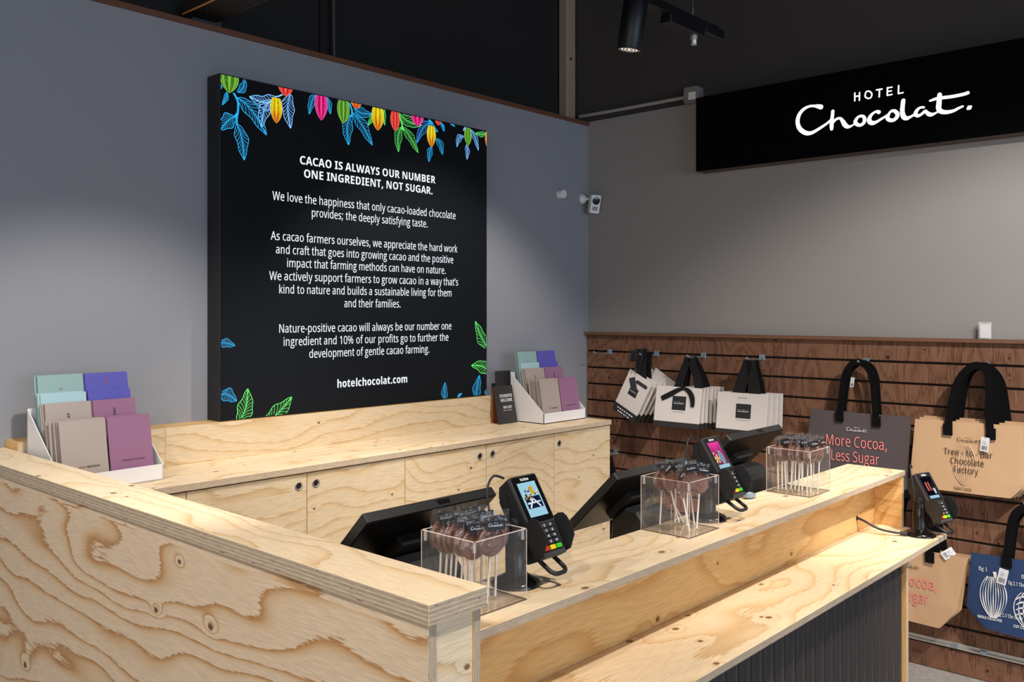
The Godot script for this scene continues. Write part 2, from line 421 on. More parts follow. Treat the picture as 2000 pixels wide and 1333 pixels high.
# rotary-cut veneer: rings of a warped field, knots that bend them, fibres along u
func veneer(w: int, h: int, lu: float, lv: float, sd: int, rate: float, wob: float, knots: int, stops: Array, knot_c: Color, knot_r := 0.010, fibre := 0.05, few := []) -> ImageTexture:
	rng.seed = sd
	var n1 := FastNoiseLite.new()
	n1.seed = sd; n1.noise_type = FastNoiseLite.TYPE_SIMPLEX_SMOOTH; n1.frequency = 1.0
	n1.fractal_type = FastNoiseLite.FRACTAL_FBM; n1.fractal_octaves = 3; n1.fractal_gain = 0.42
	var lw := 320
	var lh := 240
	var low := PackedFloat32Array()
	low.resize(lw * lh)
	var ks := []
	for k in knots:
		ks.append([rng.randf() * lu, rng.randf_range(0.03, lv - 0.03), rng.randf_range(0.5, 1.0) * knot_r, rng.randf_range(0.6, 1.25)])
	for k in few: ks.append(k)
	for j in lh:
		var y := lv * j / lh
		for i in lw:
			var x := lu * i / lw
			var bl := smoothstep(0.8, 1.0, x / lu)
			var q := n1.get_noise_2d(x * 0.8, y * 2.3)
			if bl > 0.0: q = lerpf(q, n1.get_noise_2d((x - lu) * 0.8, y * 2.3), bl)
			low[j * lw + i] = y * rate + wob * q
	for k in ks:
		var rad: float = k[2] * 7.0
		for j in range(maxi(0, int((k[1] - rad) / lv * lh)), mini(lh, int((k[1] + rad) / lv * lh) + 1)):
			for i in range(int((k[0] - rad * 1.6) / lu * lw), int((k[0] + rad * 1.6) / lu * lw) + 1):
				var dx: float = (lu * i / lw - k[0]) / (k[2] * 3.4)
				var dy: float = (lv * j / lh - k[1]) / (k[2] * 2.1)
				low[j * lw + posmod(i, lw)] += k[3] * exp(-dx * dx - dy * dy) * 1.5
	var im := Image.create_from_data(lw, lh, false, Image.FORMAT_RF, low.to_byte_array())
	im.resize(w, h, Image.INTERPOLATE_CUBIC)
	var field := im.get_data().to_float32_array()
	var n2 := FastNoiseLite.new()
	n2.seed = sd + 7; n2.noise_type = FastNoiseLite.TYPE_SIMPLEX; n2.frequency = 0.16
	n2.fractal_octaves = 3
	var st := n2.get_seamless_image(w / 16, h)
	st.convert(Image.FORMAT_L8)
	st.resize(w, h, Image.INTERPOLATE_CUBIC)
	var streak := st.get_data()
	var lut := lut_of(stops)
	var out := PackedByteArray()
	out.resize(w * h * 3)
	var o := 0
	for i in w * h:
		var s := streak[i] - 128
		var f := field[i] + s * fibre * 0.012
		var k := int((f - floorf(f)) * 255.0) * 3
		var b := 256 + (s >> 3)
		out[o] = mini(255, lut[k] * b >> 8)
		out[o + 1] = mini(255, lut[k + 1] * b >> 8)
		out[o + 2] = mini(255, lut[k + 2] * b >> 8)
		o += 3
	for k in ks:
		var rx: float = k[2] / lu * w * 1.15
		var ry: float = k[2] / lv * h * 0.85
		var cx := int(k[0] / lu * w)
		var cy := int(k[1] / lv * h)
		for j in range(maxi(0, cy - int(ry * 1.6)), mini(h, cy + int(ry * 1.6) + 1)):
			for i in range(cx - int(rx * 1.6), cx + int(rx * 1.6) + 1):
				var d := Vector2((i - cx) / rx, (j - cy) / ry).length()
				d += 0.12 * sin(float(i) * 0.7) * cos(float(j) * 0.9)
				var a := clampf((1.25 - d) * 2.2, 0, 1) * 0.85
				if a <= 0.0: continue
				var ring := 0.82 + 0.18 * sin(d * 11.0) - 0.35 * clampf(0.45 - d, 0, 1)
				var at := (j * w + posmod(i, w)) * 3
				out[at] = int(lerpf(out[at], knot_c.r * 255 * ring, a))
				out[at + 1] = int(lerpf(out[at + 1], knot_c.g * 255 * ring, a))
				out[at + 2] = int(lerpf(out[at + 2], knot_c.b * 255 * ring, a))
	var img := Image.create_from_data(w, h, false, Image.FORMAT_RGB8, out)
	return ImageTexture.create_from_image(img)

func plies_texture() -> ImageTexture:
	var w := 1024
	var h := 72
	var n := FastNoiseLite.new()
	n.seed = 5; n.frequency = 0.03
	rng.seed = 11
	var im := Image.create(w, h, false, Image.FORMAT_RGB8)
	var tone := [0.97, 0.86, 1.02, 0.89, 1.0, 0.85, 1.01, 0.88, 0.96]
	for j in h:
		var k := j / 8
		var f := absf((j % 8) - 3.5) / 3.5
		for i in w:
			var t: float = tone[k] + 0.10 * n.get_noise_2d(i * 0.8, k * 60.0 + j * 2.0) + 0.05 * n.get_noise_2d(i * 9.0, j * 9.0)
			t -= 0.07 * smoothstep(0.7, 1.0, f)
			im.set_pixel(i, j, Color(0.80 * t, 0.715 * t, 0.61 * t))
	for q in 9:
		var x := rng.randi_range(4, w - 40)
		var y := rng.randi_range(1, 8) * 8 - 2
		for i in rng.randi_range(6, 20):
			for j in rng.randi_range(1, 3): im.set_pixel(x + i, y + j, Color(0.22, 0.16, 0.11))
	return ImageTexture.create_from_image(im)

func wood(tex: Texture2D, lu: float, lv: float, rough := 0.5) -> StandardMaterial3D:
	var m := smat(Color.WHITE, rough)
	m.albedo_texture = tex
	m.uv1_scale = Vector3(1.0 / lu, 1.0 / lv, 1)
	m.metallic_specular = 0.35
	return m

func fabric(c: Color, scale := 1.0) -> StandardMaterial3D:
	var m := smat(c, 0.95)
	m.metallic_specular = 0.2
	m.heightmap_enabled = true
	m.heightmap_texture = M.weave_map
	m.heightmap_scale = 0.05
	m.uv1_scale = Vector3(9, 9, 1) * scale
	return m

func spot(called: String, label: String, at: Vector3, target: Vector3, energy: float, angle: float, colour: Color, soft := 0.03, hung := 2.75) -> void:
	# a black cylinder hung under the track: body, lens, and the light in front of the lens
	var dir := (target - at).normalized()
	var t := thing(called, label, "spotlight", at, 0, "track spotlights")
	var b := Basis.looking_at(dir, Vector3(0.2, 0.1, 1).normalized()) * Basis(Vector3.RIGHT, PI / 2)   # local -y points along dir
	var mb := MB.new()
	mb.xf = Transform3D(b, Vector3.ZERO)
	mb.lathe([Vector2(0.0, 0.25), Vector2(0.038, 0.25), Vector2(0.043, 0.245), Vector2(0.043, 0.004), Vector2(0.041, 0.0), Vector2(0.038, 0.0), Vector2(0.037, 0.006)], 40)
	part("body", mb, M.black_metal, t)
	mb = MB.new()
	mb.xf = Transform3D(b, Vector3.ZERO)
	mb.lathe([Vector2(0.0, 0.004), Vector2(0.037, 0.005)].map(func(p): return p), 32)
	var lens := part("lens", mb, M.lens_glow, t)
	mb = MB.new()
	for k in 3:
		for i in 6 * (k + 1):
			var a := TAU * i / (6 * (k + 1))
			mb.xf = Transform3D(b, b * Vector3(cos(a) * 0.0105 * (k + 1), 0.0035, sin(a) * 0.0105 * (k + 1)))
			mb.ball(Vector3.ZERO, Vector3(0.004, 0.0025, 0.004), 6)
	part("lens_grid", mb, M.grey_plastic, lens)
	mb = MB.new()
	if hung < 3.0: mb.tube([b * Vector3(0, 0.252, 0), b * Vector3(0, 0.252, 0) + Vector3(0, 1.55, 0)], 0.004, 8)
	else: mb.tube([b * Vector3(0, 0.20, 0), b * Vector3(0, 0.20, 0) + Vector3(0, maxf(0.03, hung - at.y - (b * Vector3(0, 0.2, 0)).y), 0)], 0.012, 10)
	part("mount", mb, M.black_metal, t)
	var l := SpotLight3D.new()
	l.name = "beam"
	t.add_child(l)
	l.position = dir * 0.02
	l.basis = Basis.looking_at(dir, Vector3(0.2, 0.1, 1).normalized())
	l.light_energy = energy
	l.light_color = colour
	l.spot_angle = angle
	l.spot_angle_attenuation = 0.55
	l.spot_range = 14.0
	l.spot_attenuation = 2.0
	l.light_size = soft
	l.shadow_enabled = true

func _ready() -> void:
	# ------------------------------------------------ camera, surroundings, exposure
	var cam := Camera3D.new()
	cam.name = "camera"
	add_child(cam)
	cam.position = Vector3(0, 1.65, 0)
	cam.rotation.y = 0.7395 - PI / 2
	cam.projection = Camera3D.PROJECTION_FRUSTUM
	cam.near = 0.05
	cam.far = 60.0
	cam.size = 2.0 * 0.05 * 666.5 / 1740.0
	cam.frustum_offset = Vector2(0, -0.05 * 56.0 / 1740.0)
	cam.current = true
	var env := Environment.new()
	env.background_mode = Environment.BG_COLOR
	env.background_color = Color(0.55, 0.62, 0.72)
	env.tonemap_mode = Environment.TONE_MAPPER_LINEAR
	env.tonemap_exposure = 1.0
	env.sdfgi_enabled = true
	env.ssao_enabled = true
	env.ssil_enabled = true
	var we := WorldEnvironment.new()
	we.name = "surroundings"
	we.environment = env
	add_child(we)
	# out of view: bluish daylight from behind the photographer, placed to light the walls
	var day := AreaLight3D.new()
	day.name = "unseen_front_daylight"
	add_child(day)
	day.position = Vector3(0.5, 1.9, 7.0)
	day.area_size = Vector2(6.6, 2.6)
	day.light_energy = 25.0
	day.light_color = Color(0.81, 0.895, 1.0)
	day.area_range = 30.0
	day.shadow_enabled = true
	var unseen_light2 := AreaLight3D.new()  # out of view; placed to light the right wall and the partition side
	unseen_light2.name = "unseen_side_light"
	add_child(unseen_light2)
	unseen_light2.position = Vector3(-4.05, 1.9, 1.8)
	unseen_light2.rotation.y = -PI / 2
	unseen_light2.area_size = Vector2(5.6, 2.6)
	unseen_light2.light_energy = 8.5
	unseen_light2.light_color = Color(1.0, 0.97, 0.93)
	unseen_light2.area_range = 30.0
	unseen_light2.shadow_enabled = true
	make_materials()
	var warm := Color(1.0, 0.96, 0.91)
	var white := Color(1.0, 0.975, 0.945)
	spot("spotlight", "black cylinder spotlight hanging from the ceiling track by the lit brand sign", Vector3(2.575, 2.565, -1.795), Vector3(2.52, 1.0, -2.02), 1.7, 34.0, white)
	spot("spotlight", "unseen black cylinder spotlight high above the till partition lighting the wall by it", Vector3(1.25, 2.70, -1.85), Vector3(1.38, 0.8, -2.9), 2.5, 39.5, white, 0.03, 4.4)  # out of view, placed to light the wall left of the screen
	spot("spotlight", "unseen black cylinder spotlight high above the tills lighting the wall screen's surround", Vector3(2.75, 2.97, -2.02), Vector3(3.0, 1.0, -3.0), 3.2, 41.0, white, 0.03, 4.4)  # out of view, set for the pool of light right of the screen
	spot("spotlight", "unseen black cylinder spotlight over the shop floor shining at the front ledge", Vector3(1.55, 2.95, -0.30), Vector3(1.9, 0.9, -1.25), 3.1, 38.0, warm, 0.03, 4.4)  # unseen lamp placed to light the bar and its ledge
	spot("spotlight", "unseen black cylinder spotlight over the shop floor shining at the counter end", Vector3(2.85, 2.95, -0.30), Vector3(3.1, 0.9, -1.15), 3.3, 36.0, warm, 0.03, 4.4)  # unseen lamp aimed to brighten the far end of the counter
	spot("spotlight", "unseen black cylinder spotlight over the shop floor shining at the bag wall", Vector3(2.5, 2.95, 0.35), Vector3(4.35, 0.72, -1.12), 7.2, 35.0, white, 0.03, 4.4)  # unseen lamp placed for the light on the bags and right wall
	spot("spotlight", "unseen black cylinder spotlight over the shop floor shining at the partition side", Vector3(-0.5, 2.95, -2.1), Vector3(0.96, 0.6, -2.0), 2.3, 44.0, white, 0.03, 4.4)  # out of view, stands here to light the partition's long side
	spot("spotlight", "unseen black cylinder spotlight over the shop floor shining at the partition end", Vector3(-0.3, 2.95, -0.5), Vector3(0.96, 0.7, -1.2), 2.0, 42.0, white, 0.03, 4.4)  # out of view, lights the near end of the partition

	build_shell()
	build_wall_fittings()
	build_screen()
	build_back_counter()
	build_partition()
	build_front_counter()
	build_sign()
	build_ceiling_gear()
	build_card_displays()
	build_terminals()
	build_monitors()
	build_lollipops()
	build_bags()

func make_materials() -> void:
	var f := func(names: Array, w: int) -> Font:
		var s := SystemFont.new()
		s.font_names = PackedStringArray(names)
		s.font_weight = w
		return s
	regular = f.call(["Droid Sans"], 400)
	bold = f.call(["Droid Sans"], 700)
	serif = f.call(["Droid Serif"], 400)
	var weave := NoiseTexture2D.new()
	var wn := FastNoiseLite.new()
	wn.seed = 3; wn.frequency = 0.22; wn.fractal_octaves = 2
	weave.width = 256; weave.height = 256; weave.seamless = true; weave.noise = wn
	M.weave_map = weave
	# plywood: light earlywood running into a darker edge of each ring
	var a := Color(0.925, 0.835, 0.70); var b := Color(0.905, 0.795, 0.635); var c := Color(0.855, 0.725, 0.55)
	var st := [[0.0, a], [0.62, a], [0.84, b], [0.945, c], [0.97, Color(0.825, 0.68, 0.495)], [1.0, a]]
	var side := [[0.0, Color(0.885, 0.785, 0.665)], [0.60, Color(0.88, 0.775, 0.65)], [0.80, Color(0.845, 0.71, 0.55)], [0.90, Color(0.775, 0.60, 0.41)], [0.965, Color(0.70, 0.50, 0.315)], [1.0, Color(0.885, 0.785, 0.665)]]
	var knot := Color(0.56, 0.41, 0.29)
	M.ply_side = wood(veneer(2048, 1408, 1.8, 1.2, 21, 14.0, 2.9, 22, side, Color(0.44, 0.31, 0.21), 0.0105, 0.045), 1.8, 1.2, 0.55)
	M.ply_top = wood(veneer(2048, 1024, 1.7, 0.85, 33, 10.0, 2.7, 24, st, knot, 0.0095, 0.05), 1.7, 0.85, 0.42)
	M.ply_door = wood(veneer(1536, 1280, 1.5, 1.25, 47, 13.0, 2.4, 24, st, knot, 0.008, 0.05), 1.5, 1.25, 0.5)
	M.ply_door.albedo_color = Color(0.90, 0.90, 0.89)
	var amber := [[0.0, Color(0.875, 0.715, 0.48)], [0.7, Color(0.87, 0.705, 0.47)], [0.93, Color(0.805, 0.61, 0.37)], [1.0, Color(0.875, 0.715, 0.48)]]
	M.ply_fascia = wood(veneer(1536, 640, 1.8, 0.75, 58, 12.0, 1.9, 9, amber, Color(0.48, 0.32, 0.19), 0.0075, 0.04), 1.8, 0.75, 0.45)
	var t := plies_texture()
	M.plies = wood(t, 0.9, 1.0, 0.65)
	# stained spruce of the slat wall, fibres upright
	var s0 := Color(0.50, 0.36, 0.28); var s1 := Color(0.445, 0.31, 0.235); var s2 := Color(0.32, 0.20, 0.14)
	var slat_tex := veneer(1024, 1024, 1.6, 1.3, 71, 9.0, 5.0, 30, [[0.0, s0], [0.5, s0], [0.8, s1], [0.95, s2], [0.985, Color(0.50, 0.34, 0.24)], [1.0, s0]], Color(0.25, 0.15, 0.10), 0.009, 0.22)
	var im: Image = slat_tex.get_image()
	rng.seed = 9
	for q in 90:   # resin streaks where the stain did not take
		var x := rng.randi_range(0, 900)
		var y := rng.randi_range(2, 1018)
		var len := rng.randi_range(12, 46)
		var wd := rng.randi_range(1, 3)
		var col := Color(0.70, 0.46, 0.27).lerp(Color(0.50, 0.32, 0.2), rng.randf())
		for i in len:
			for j in wd:
				var k := clampi(y + j + int(1.6 * sin(i * 0.13 + q)), 0, 1023)
				im.set_pixel(x + i, k, im.get_pixel(x + i, k).lerp(col, 0.75))
	M.slat = wood(ImageTexture.create_from_image(im), 1.6, 1.3, 0.7)
	M.slat_dark = smat(Color(0.13, 0.085, 0.06), 0.8)
	var wall_noise := FastNoiseLite.new()
	wall_noise.frequency = 0.05; wall_noise.fractal_octaves = 4
	var wn2 := NoiseTexture2D.new()
	wn2.width = 512; wn2.height = 512; wn2.seamless = true; wn2.noise = wall_noise
	M.wall = smat(Color(0.555, 0.56, 0.58), 0.75)
	M.wall.heightmap_enabled = true; M.wall.heightmap_texture = wn2; M.wall.heightmap_scale = 0.03
	M.wall.uv1_triplanar = true; M.wall.uv1_world_triplanar = true; M.wall.uv1_scale = Vector3(1.7, 1.7, 1.7)
	M.wall_warm = M.wall.duplicate(); M.wall_warm.albedo_color = Color(0.575, 0.56, 0.55)
	M.void_black = smat(Color(0.10, 0.09, 0.085), 0.8)
	M.void_grey = smat(Color(0.245, 0.225, 0.218), 0.8)
	M.trim_wood = smat(Color(0.40, 0.25, 0.17), 0.7)
	# floor: pale grey concrete look
	var fl := FastNoiseLite.new()
	fl.seed = 4; fl.frequency = 0.02; fl.fractal_octaves = 5
	var ft := NoiseTexture2D.new()
	ft.width = 1024; ft.height = 1024; ft.seamless = true; ft.noise = fl
	var g := Gradient.new()
	g.set_color(0, Color(0.60, 0.585, 0.57)); g.set_color(1, Color(0.73, 0.715, 0.70))
	ft.color_ramp = g
	M.floor = smat(Color.WHITE, 0.55)
	M.floor.albedo_texture = ft
	M.floor.uv1_triplanar = true; M.floor.uv1_world_triplanar = true; M.floor.uv1_scale = Vector3(1.2, 1.2, 1.2)
	M.black_metal = smat(Color(0.055, 0.06, 0.07), 0.42, 0.2)
	M.black_plastic = smat(Color(0.105, 0.105, 0.11), 0.5)
	M.sign_black = smat(Color(0.02, 0.02, 0.022), 0.7)
	M.sign_black.metallic_specular = 0.15
	M.monitor_back = smat(Color(0.055, 0.053, 0.052), 0.36)
	M.monitor_back.metallic_specular = 0.3
	M.black_gloss = smat(Color(0.06, 0.06, 0.062), 0.16)
	M.stand_gloss = smat(Color(0.12, 0.105, 0.09), 0.22, 0.5)
	M.grey_plastic = smat(Color(0.55, 0.55, 0.55), 0.5)
	M.dark_grey = smat(Color(0.235, 0.235, 0.24), 0.5)
	M.screen_black = smat(Color(0.085, 0.096, 0.112), 0.55)
	M.screen_black.metallic_specular = 0.22
	M.steel = smat(Color(0.72, 0.71, 0.69), 0.28, 1.0)
	M.pull_steel = smat(Color(0.60, 0.58, 0.55), 0.42, 0.45)
	M.zinc = smat(Color(0.66, 0.74, 0.78), 0.35, 0.8)
	M.alu = smat(Color(0.80, 0.79, 0.77), 0.35, 0.7)
	M.galv_warm_light = smat(Color(0.72, 0.63, 0.54), 0.5, 0.3)  # the warm light on the post is put into this tan colour
	M.white_plastic = smat(Color(0.88, 0.88, 0.88), 0.4)
	M.card_white = smat(Color(0.90, 0.89, 0.89), 0.7)
	M.lens_glow = glow(Color(1.0, 0.93, 0.84), 1.6)
	M.led_white = glow(Color(0.95, 0.97, 1.0), 1.05)
	M.sign_white = glow(Color(0.97, 0.98, 1.0), 1.25)
	M.led = []
	for q in [Color(0.12, 0.62, 0.84), Color(0.45, 0.70, 0.95), Color(0.33, 0.80, 0.36), Color(0.20, 0.55, 0.85)]: M.led.append(glow(q, 1.7))
	M.led_fill = []
	for q in [Color(0.03, 0.13, 0.22), Color(0.06, 0.12, 0.22), Color(0.03, 0.15, 0.07), Color(0.03, 0.12, 0.22)]: M.led_fill.append(glow(q, 0.5))
	M.led_pod = smat(Color.WHITE)
	M.led_pod.shading_mode = BaseMaterial3D.SHADING_MODE_UNSHADED
	M.led_pod.vertex_color_use_as_albedo = true
	M.acrylic = pane(Color(0.95, 0.97, 0.98), 0.03)
	M.acrylic_edge = smat(Color(0.93, 0.86, 0.80), 0.25)
	M.acrylic_dark = smat(Color(0.40, 0.33, 0.27), 0.3)
	M.film = pane(Color(0.92, 0.94, 0.97), 0.015, 0.05)
	M.chocolate = smat(Color(0.47, 0.305, 0.235), 0.42)
	M.stick = smat(Color(0.93, 0.90, 0.86), 0.6)
	M.ink_white = smat(Color(0.93, 0.93, 0.93), 0.7)
	M.ink_black = smat(Color(0.10, 0.095, 0.095), 0.7)
	M.ink_pink = smat(Color(0.95, 0.55, 0.53), 0.7)
	M.ink_copper = smat(Color(0.72, 0.45, 0.32), 0.35, 0.5)
	M.paper = smat(Color(0.83, 0.80, 0.775), 0.6)
	M.paper_edge = smat(Color(0.72, 0.69, 0.66), 0.7)
	M.paper_black = smat(Color(0.16, 0.15, 0.15), 0.55)
	M.satin = smat(Color(0.075, 0.072, 0.078), 0.38)
	M.strap = fabric(Color(0.07, 0.068, 0.07))
	M.tote_grey = fabric(Color(0.36, 0.325, 0.335))
	M.tote_tan = fabric(Color(0.80, 0.655, 0.51))
	M.tote_blue = fabric(Color(0.20, 0.275, 0.42))
	M.flute = smat(Color(0.215, 0.19, 0.18), 0.42)
	logo = make_logo()

func make_logo() -> ArrayMesh:
	var mb := MB.new()
	for s in LOGO:
		var p := []
		var w := []
		for k in range(0, s.size(), 3):
			p.append(Vector2(s[k], s[k + 1]))
			w.append(Vector2(s[k + 2], 0))
		var q := smooth(p, 5) if p.size() > 2 else p
		var ws := smooth(w, 5) if p.size() > 2 else w
		mb.stroke(q, ws.map(func(e): return e.x), 0.0, 0.0)
	return mb.mesh(M.ink_white)

# ------------------------------------------------------------------ room
func build_shell() -> void:
	structure(solid("floor", Vector3(-4.2, -0.1, -3.7), Vector3(4.6, 0, 7.4), M.floor))
	structure(solid("ceiling", Vector3(-4.2, 4.4, -3.9), Vector3(4.6, 4.5, 7.4), M.void_black))
	structure(solid("wall_left", Vector3(-4.2, 0, -3.52), Vector3(4.385, 2.80, -3.36), M.wall))
	structure(solid("trim_1", Vector3(-4.2, 2.80, -3.52), Vector3(4.386, 2.824, -3.352), M.trim_wood, self, 0.001))
	var up := Node3D.new()
	up.name = "wall_left_upper"
	add_child(up)
	structure(up)
	var xs := [-4.2, -0.1, 1.12, 2.515, 4.40]
	for k in 4: solid("panel", Vector3(xs[k] + 0.004, 2.60, -3.66), Vector3(xs[k + 1] - 0.004, 4.40, -3.53), M.void_black, up, 0.003)
	structure(solid("wall_right", Vector3(4.385, 0, -3.66), Vector3(4.55, 2.826, 7.2), M.wall_warm))
	structure(solid("wall_right_upper", Vector3(4.40, 2.826, -3.66), Vector3(4.55, 4.40, 7.2), M.void_grey))
	# unseen glazed opening on the left, placed for the light on the right wall
	var sd := Node3D.new()
	sd.name = "wall_side"
	add_child(sd)
	structure(sd)
	solid("board", Vector3(-4.3, 0, -3.66), Vector3(-4.1, 4.40, -1.05), M.wall, sd)
	solid("board", Vector3(-4.3, 0, 4.65), Vector3(-4.1, 4.40, 7.2), M.wall, sd)
	solid("board", Vector3(-4.3, 3.3, -1.05), Vector3(-4.1, 4.40, 4.65), M.wall, sd)
	solid("board", Vector3(-4.3, 0, -1.05), Vector3(-4.1, 0.45, 4.65), M.wall, sd)
	var w2 := Node3D.new()
	w2.name = "unseen_window_2"
	add_child(w2)
	structure(w2)
	for k in 3:
		solid("pane", Vector3(-4.206, 0.48, -1.02 + 1.9 * k), Vector3(-4.2, 3.27, 0.82 + 1.9 * k), pane(Color.WHITE, 0.05), w2)
		solid("mullion", Vector3(-4.25, 0.45, 0.82 + 1.9 * k), Vector3(-4.15, 3.3, 0.88 + 1.9 * k), M.black_metal, w2)
	# shop front out of view, placed for its light: pillars, lintel and three panes
	var fr := Node3D.new()
	fr.name = "wall_front"
	add_child(fr)
	structure(fr)
	solid("lintel", Vector3(-4.2, 3.3, 7.15), Vector3(4.55, 4.4, 7.35), M.void_grey, fr)
	solid("plinth", Vector3(-4.2, 0, 7.15), Vector3(4.55, 0.45, 7.35), M.void_grey, fr)
	for x in [-4.2, 3.95]: solid("pillar", Vector3(x, 0.45, 7.15), Vector3(x + 1.05 if x < 0 else 4.55, 3.3, 7.35), M.void_grey, fr)
	var wi := Node3D.new()
	wi.name = "unseen_window_1"
	add_child(wi)
	structure(wi)
	for k in 3:
		var x := -3.15 + k * 2.367
		solid("pane", Vector3(x + 0.03, 0.48, 7.24), Vector3(x + 2.337, 3.27, 7.246), pane(Color.WHITE, 0.05), wi)
		solid("mullion", Vector3(x - 0.03, 0.45, 7.2), Vector3(x + 0.03, 3.3, 7.3), M.black_metal, wi)
	# the slat wall: planks cut from upright-grained sheets, with dark gaps
	var slat := Node3D.new()
	slat.name = "wall_right_slats"
	add_child(slat)
	structure(slat)
	solid("dark_backing", Vector3(4.379, 0.02, -3.36), Vector3(4.3845, 1.51, 0.31), M.slat_dark, slat)  # dark sheet added behind the planks so the gaps read dark
	var joints := [-3.357, -2.135, -0.915, 0.305]
	for p in 3:
		for k in 15:
			var top := 1.512 if k == 0 else 1.4085 - 0.1 * (k - 1)
			var low := 0.003 if k == 14 else 1.4195 - 0.1 * k
			ply("plank", Vector3(4.365, low, joints[p]), Vector3(4.3795, top, joints[p + 1] - 0.0015), 0, 1, M.slat, Vector2(0.05 + 0.31 * p, 0.37 * p), slat, 0.0015, M.slat)
	structure(ply("trim_2", Vector3(4.335, 1.513, -3.357), Vector3(4.385, 1.530, 0.31), 1, 2, M.slat, Vector2(0.2, 0.1), self, 0.0015, M.slat))

func build_wall_fittings() -> void:
	var mb := MB.new()
	# metal rail pushed into the lowest groove
	var t := thing("metal_rail", "bright metal rail along the lowest groove of the slat wall", "rail", Vector3(4.365, 0.118, -1.2))
	mb = MB.new()
	mb.box(Vector3(-0.012, 0.0, -0.75), Vector3(0.0, 0.010, 1.0), 0.001)
	mb.box(Vector3(-0.004, 0.010, -0.75), Vector3(0.0, 0.026, 1.0), 0.001)
	part("channel", mb, M.alu, t)
	for z in [-0.06, 0.06]:
		mb = MB.new()
		mb.box(Vector3(-0.016, 0.006, z), Vector3(-0.002, 0.020, z + 0.03), 0.001)
		part("clip", mb, M.zinc, t)
	# little ticket holder on the trim
	t = thing("ticket_holder", "small clear ticket holder standing on the slat wall ledge", "ticket holder", Vector3(4.352, 1.530, -1.118))
	solid("holder", Vector3(-0.009, 0, -0.026), Vector3(0.009, 0.078, 0.026), pane(Color(0.95, 0.95, 0.95), 0.25), t, 0.002)
	solid("ticket", Vector3(-0.004, 0.005, -0.020), Vector3(0.004, 0.068, 0.021), M.card_white, t, 0.001)
	# white round sensor and camera on the left wall
	t = thing("wall_sensor", "white round sensor knob on the grey wall right of the screen", "sensor", Vector3(4.10, 2.351, -3.36))
	mb = MB.new()
	mb.xf = Transform3D(Basis(Vector3.RIGHT, PI / 2), Vector3.ZERO)
	mb.lathe([Vector2(0.026, 0.0), Vector2(0.0262, 0.03), Vector2(0.024, 0.038), Vector2(0.0, 0.039)], 28)
	part("body", mb, M.white_plastic, t)
	t = thing("security_camera", "small white security camera with a black lens in the wall corner", "camera", Vector3(4.325, 2.345, -3.36))
	mb = MB.new()
	mb.xf = Transform3D(Basis(Vector3.RIGHT, PI / 2), Vector3.ZERO)
	mb.lathe([Vector2(0.030, 0.0), Vector2(0.030, 0.006), Vector2(0.026, 0.012), Vector2(0.017, 0.024), Vector2(0.010, 0.034), Vector2(0.0, 0.038)], 24)
	mb.xf = Transform3D.IDENTITY
	mb.tube([Vector3(0, 0, 0.03), Vector3(0.004, -0.004, 0.06)], 0.009, 10)
	part("mount", mb, M.white_plastic, t)
	var head := Transform3D(Basis.from_euler(Vector3(0.22, -0.55, -0.06)), Vector3(0.012, -0.036, 0.082))
	mb = MB.new()
	mb.xf = head
	mb.prism(rr(0.062, 0.112, 0.008), -0.020, 0.020, 0.003)
	part("body", mb, M.white_plastic, t)
	mb = MB.new()
	mb.xf = head * Transform3D(Basis(Vector3.RIGHT, PI / 2), Vector3(0, 0.021, 0.020))
	mb.lathe([Vector2(0.0235, 0.0), Vector2(0.0235, 0.002), Vector2(0.012, 0.0035), Vector2(0.0, 0.0035)], 28)
	var le := part("lens", mb, M.black_gloss, t)
	mb = MB.new()
	mb.xf = head
	mb.ball(Vector3(0.002, 0.036, 0.0235), Vector3(0.0022, 0.0022, 0.001), 8)
	part("light_dot", mb, M.white_plastic, le)
	mb = MB.new()
	mb.xf = head
	mb.prism(rr(0.034, 0.024, 0.003, 3, Vector2(0, -0.026)), 0.019, 0.0206)
	part("speaker_grille", mb, M.grey_plastic, t)
	# conduit and junction box over the right wall
	t = thing("conduit", "thin grey conduit pipe along the top of the right wall", "pipe", Vector3(4.385, 2.855, -3.40))
	mb = MB.new()
	mb.tube([Vector3(-0.010, 0.012, -0.02), Vector3(-0.010, 0.010, 0.35), Vector3(-0.010, 0.010, 0.74)], 0.0105, 14)
	part("pipe", mb, smat(Color(0.63, 0.61, 0.59), 0.5), t)
	t = thing("junction_box", "grey square junction box at the left end of the lit sign", "junction box", Vector3(4.385, 2.865, -2.612))
	var jb := MB.new()
	jb.xf = Transform3D(Basis(Vector3.UP, -PI / 2), Vector3.ZERO)
	jb.prism(rr(0.092, 0.092, 0.014), -0.015, 0.045, 0.003)
	part("box", jb, smat(Color(0.50, 0.48, 0.46), 0.6), t)
	jb = MB.new()
	jb.xf = Transform3D(Basis(Vector3.UP, -PI / 2), Vector3.ZERO)
	jb.prism(rr(0.046, 0.042, 0.003, 3, Vector2(0.01, -0.008)), 0.044, 0.0465)
	part("sticker", jb, M.card_white, t)
	# metal post in the corner above the walls
	t = thing("metal_post", "galvanised upright post in the dark corner above the walls", "post", Vector3(4.345, 2.824, -3.49))
	var pb := MB.new()
	pb.box(Vector3(-0.052, 0, -0.03), Vector3(0.036, 1.57, 0.030), 0.002)
	part("channel", pb, M.galv_warm_light, t)
	pb = MB.new()
	pb.xf = Transform3D(Basis(Vector3.RIGHT, PI / 2), Vector3(-0.012, 0.40, 0.03))
	pb.lathe([Vector2(0.011, 0.0), Vector2(0.010, 0.004), Vector2(0.006, 0.003), Vector2(0.0, 0.003)], 16)
	part("bolt", pb, M.steel, t)

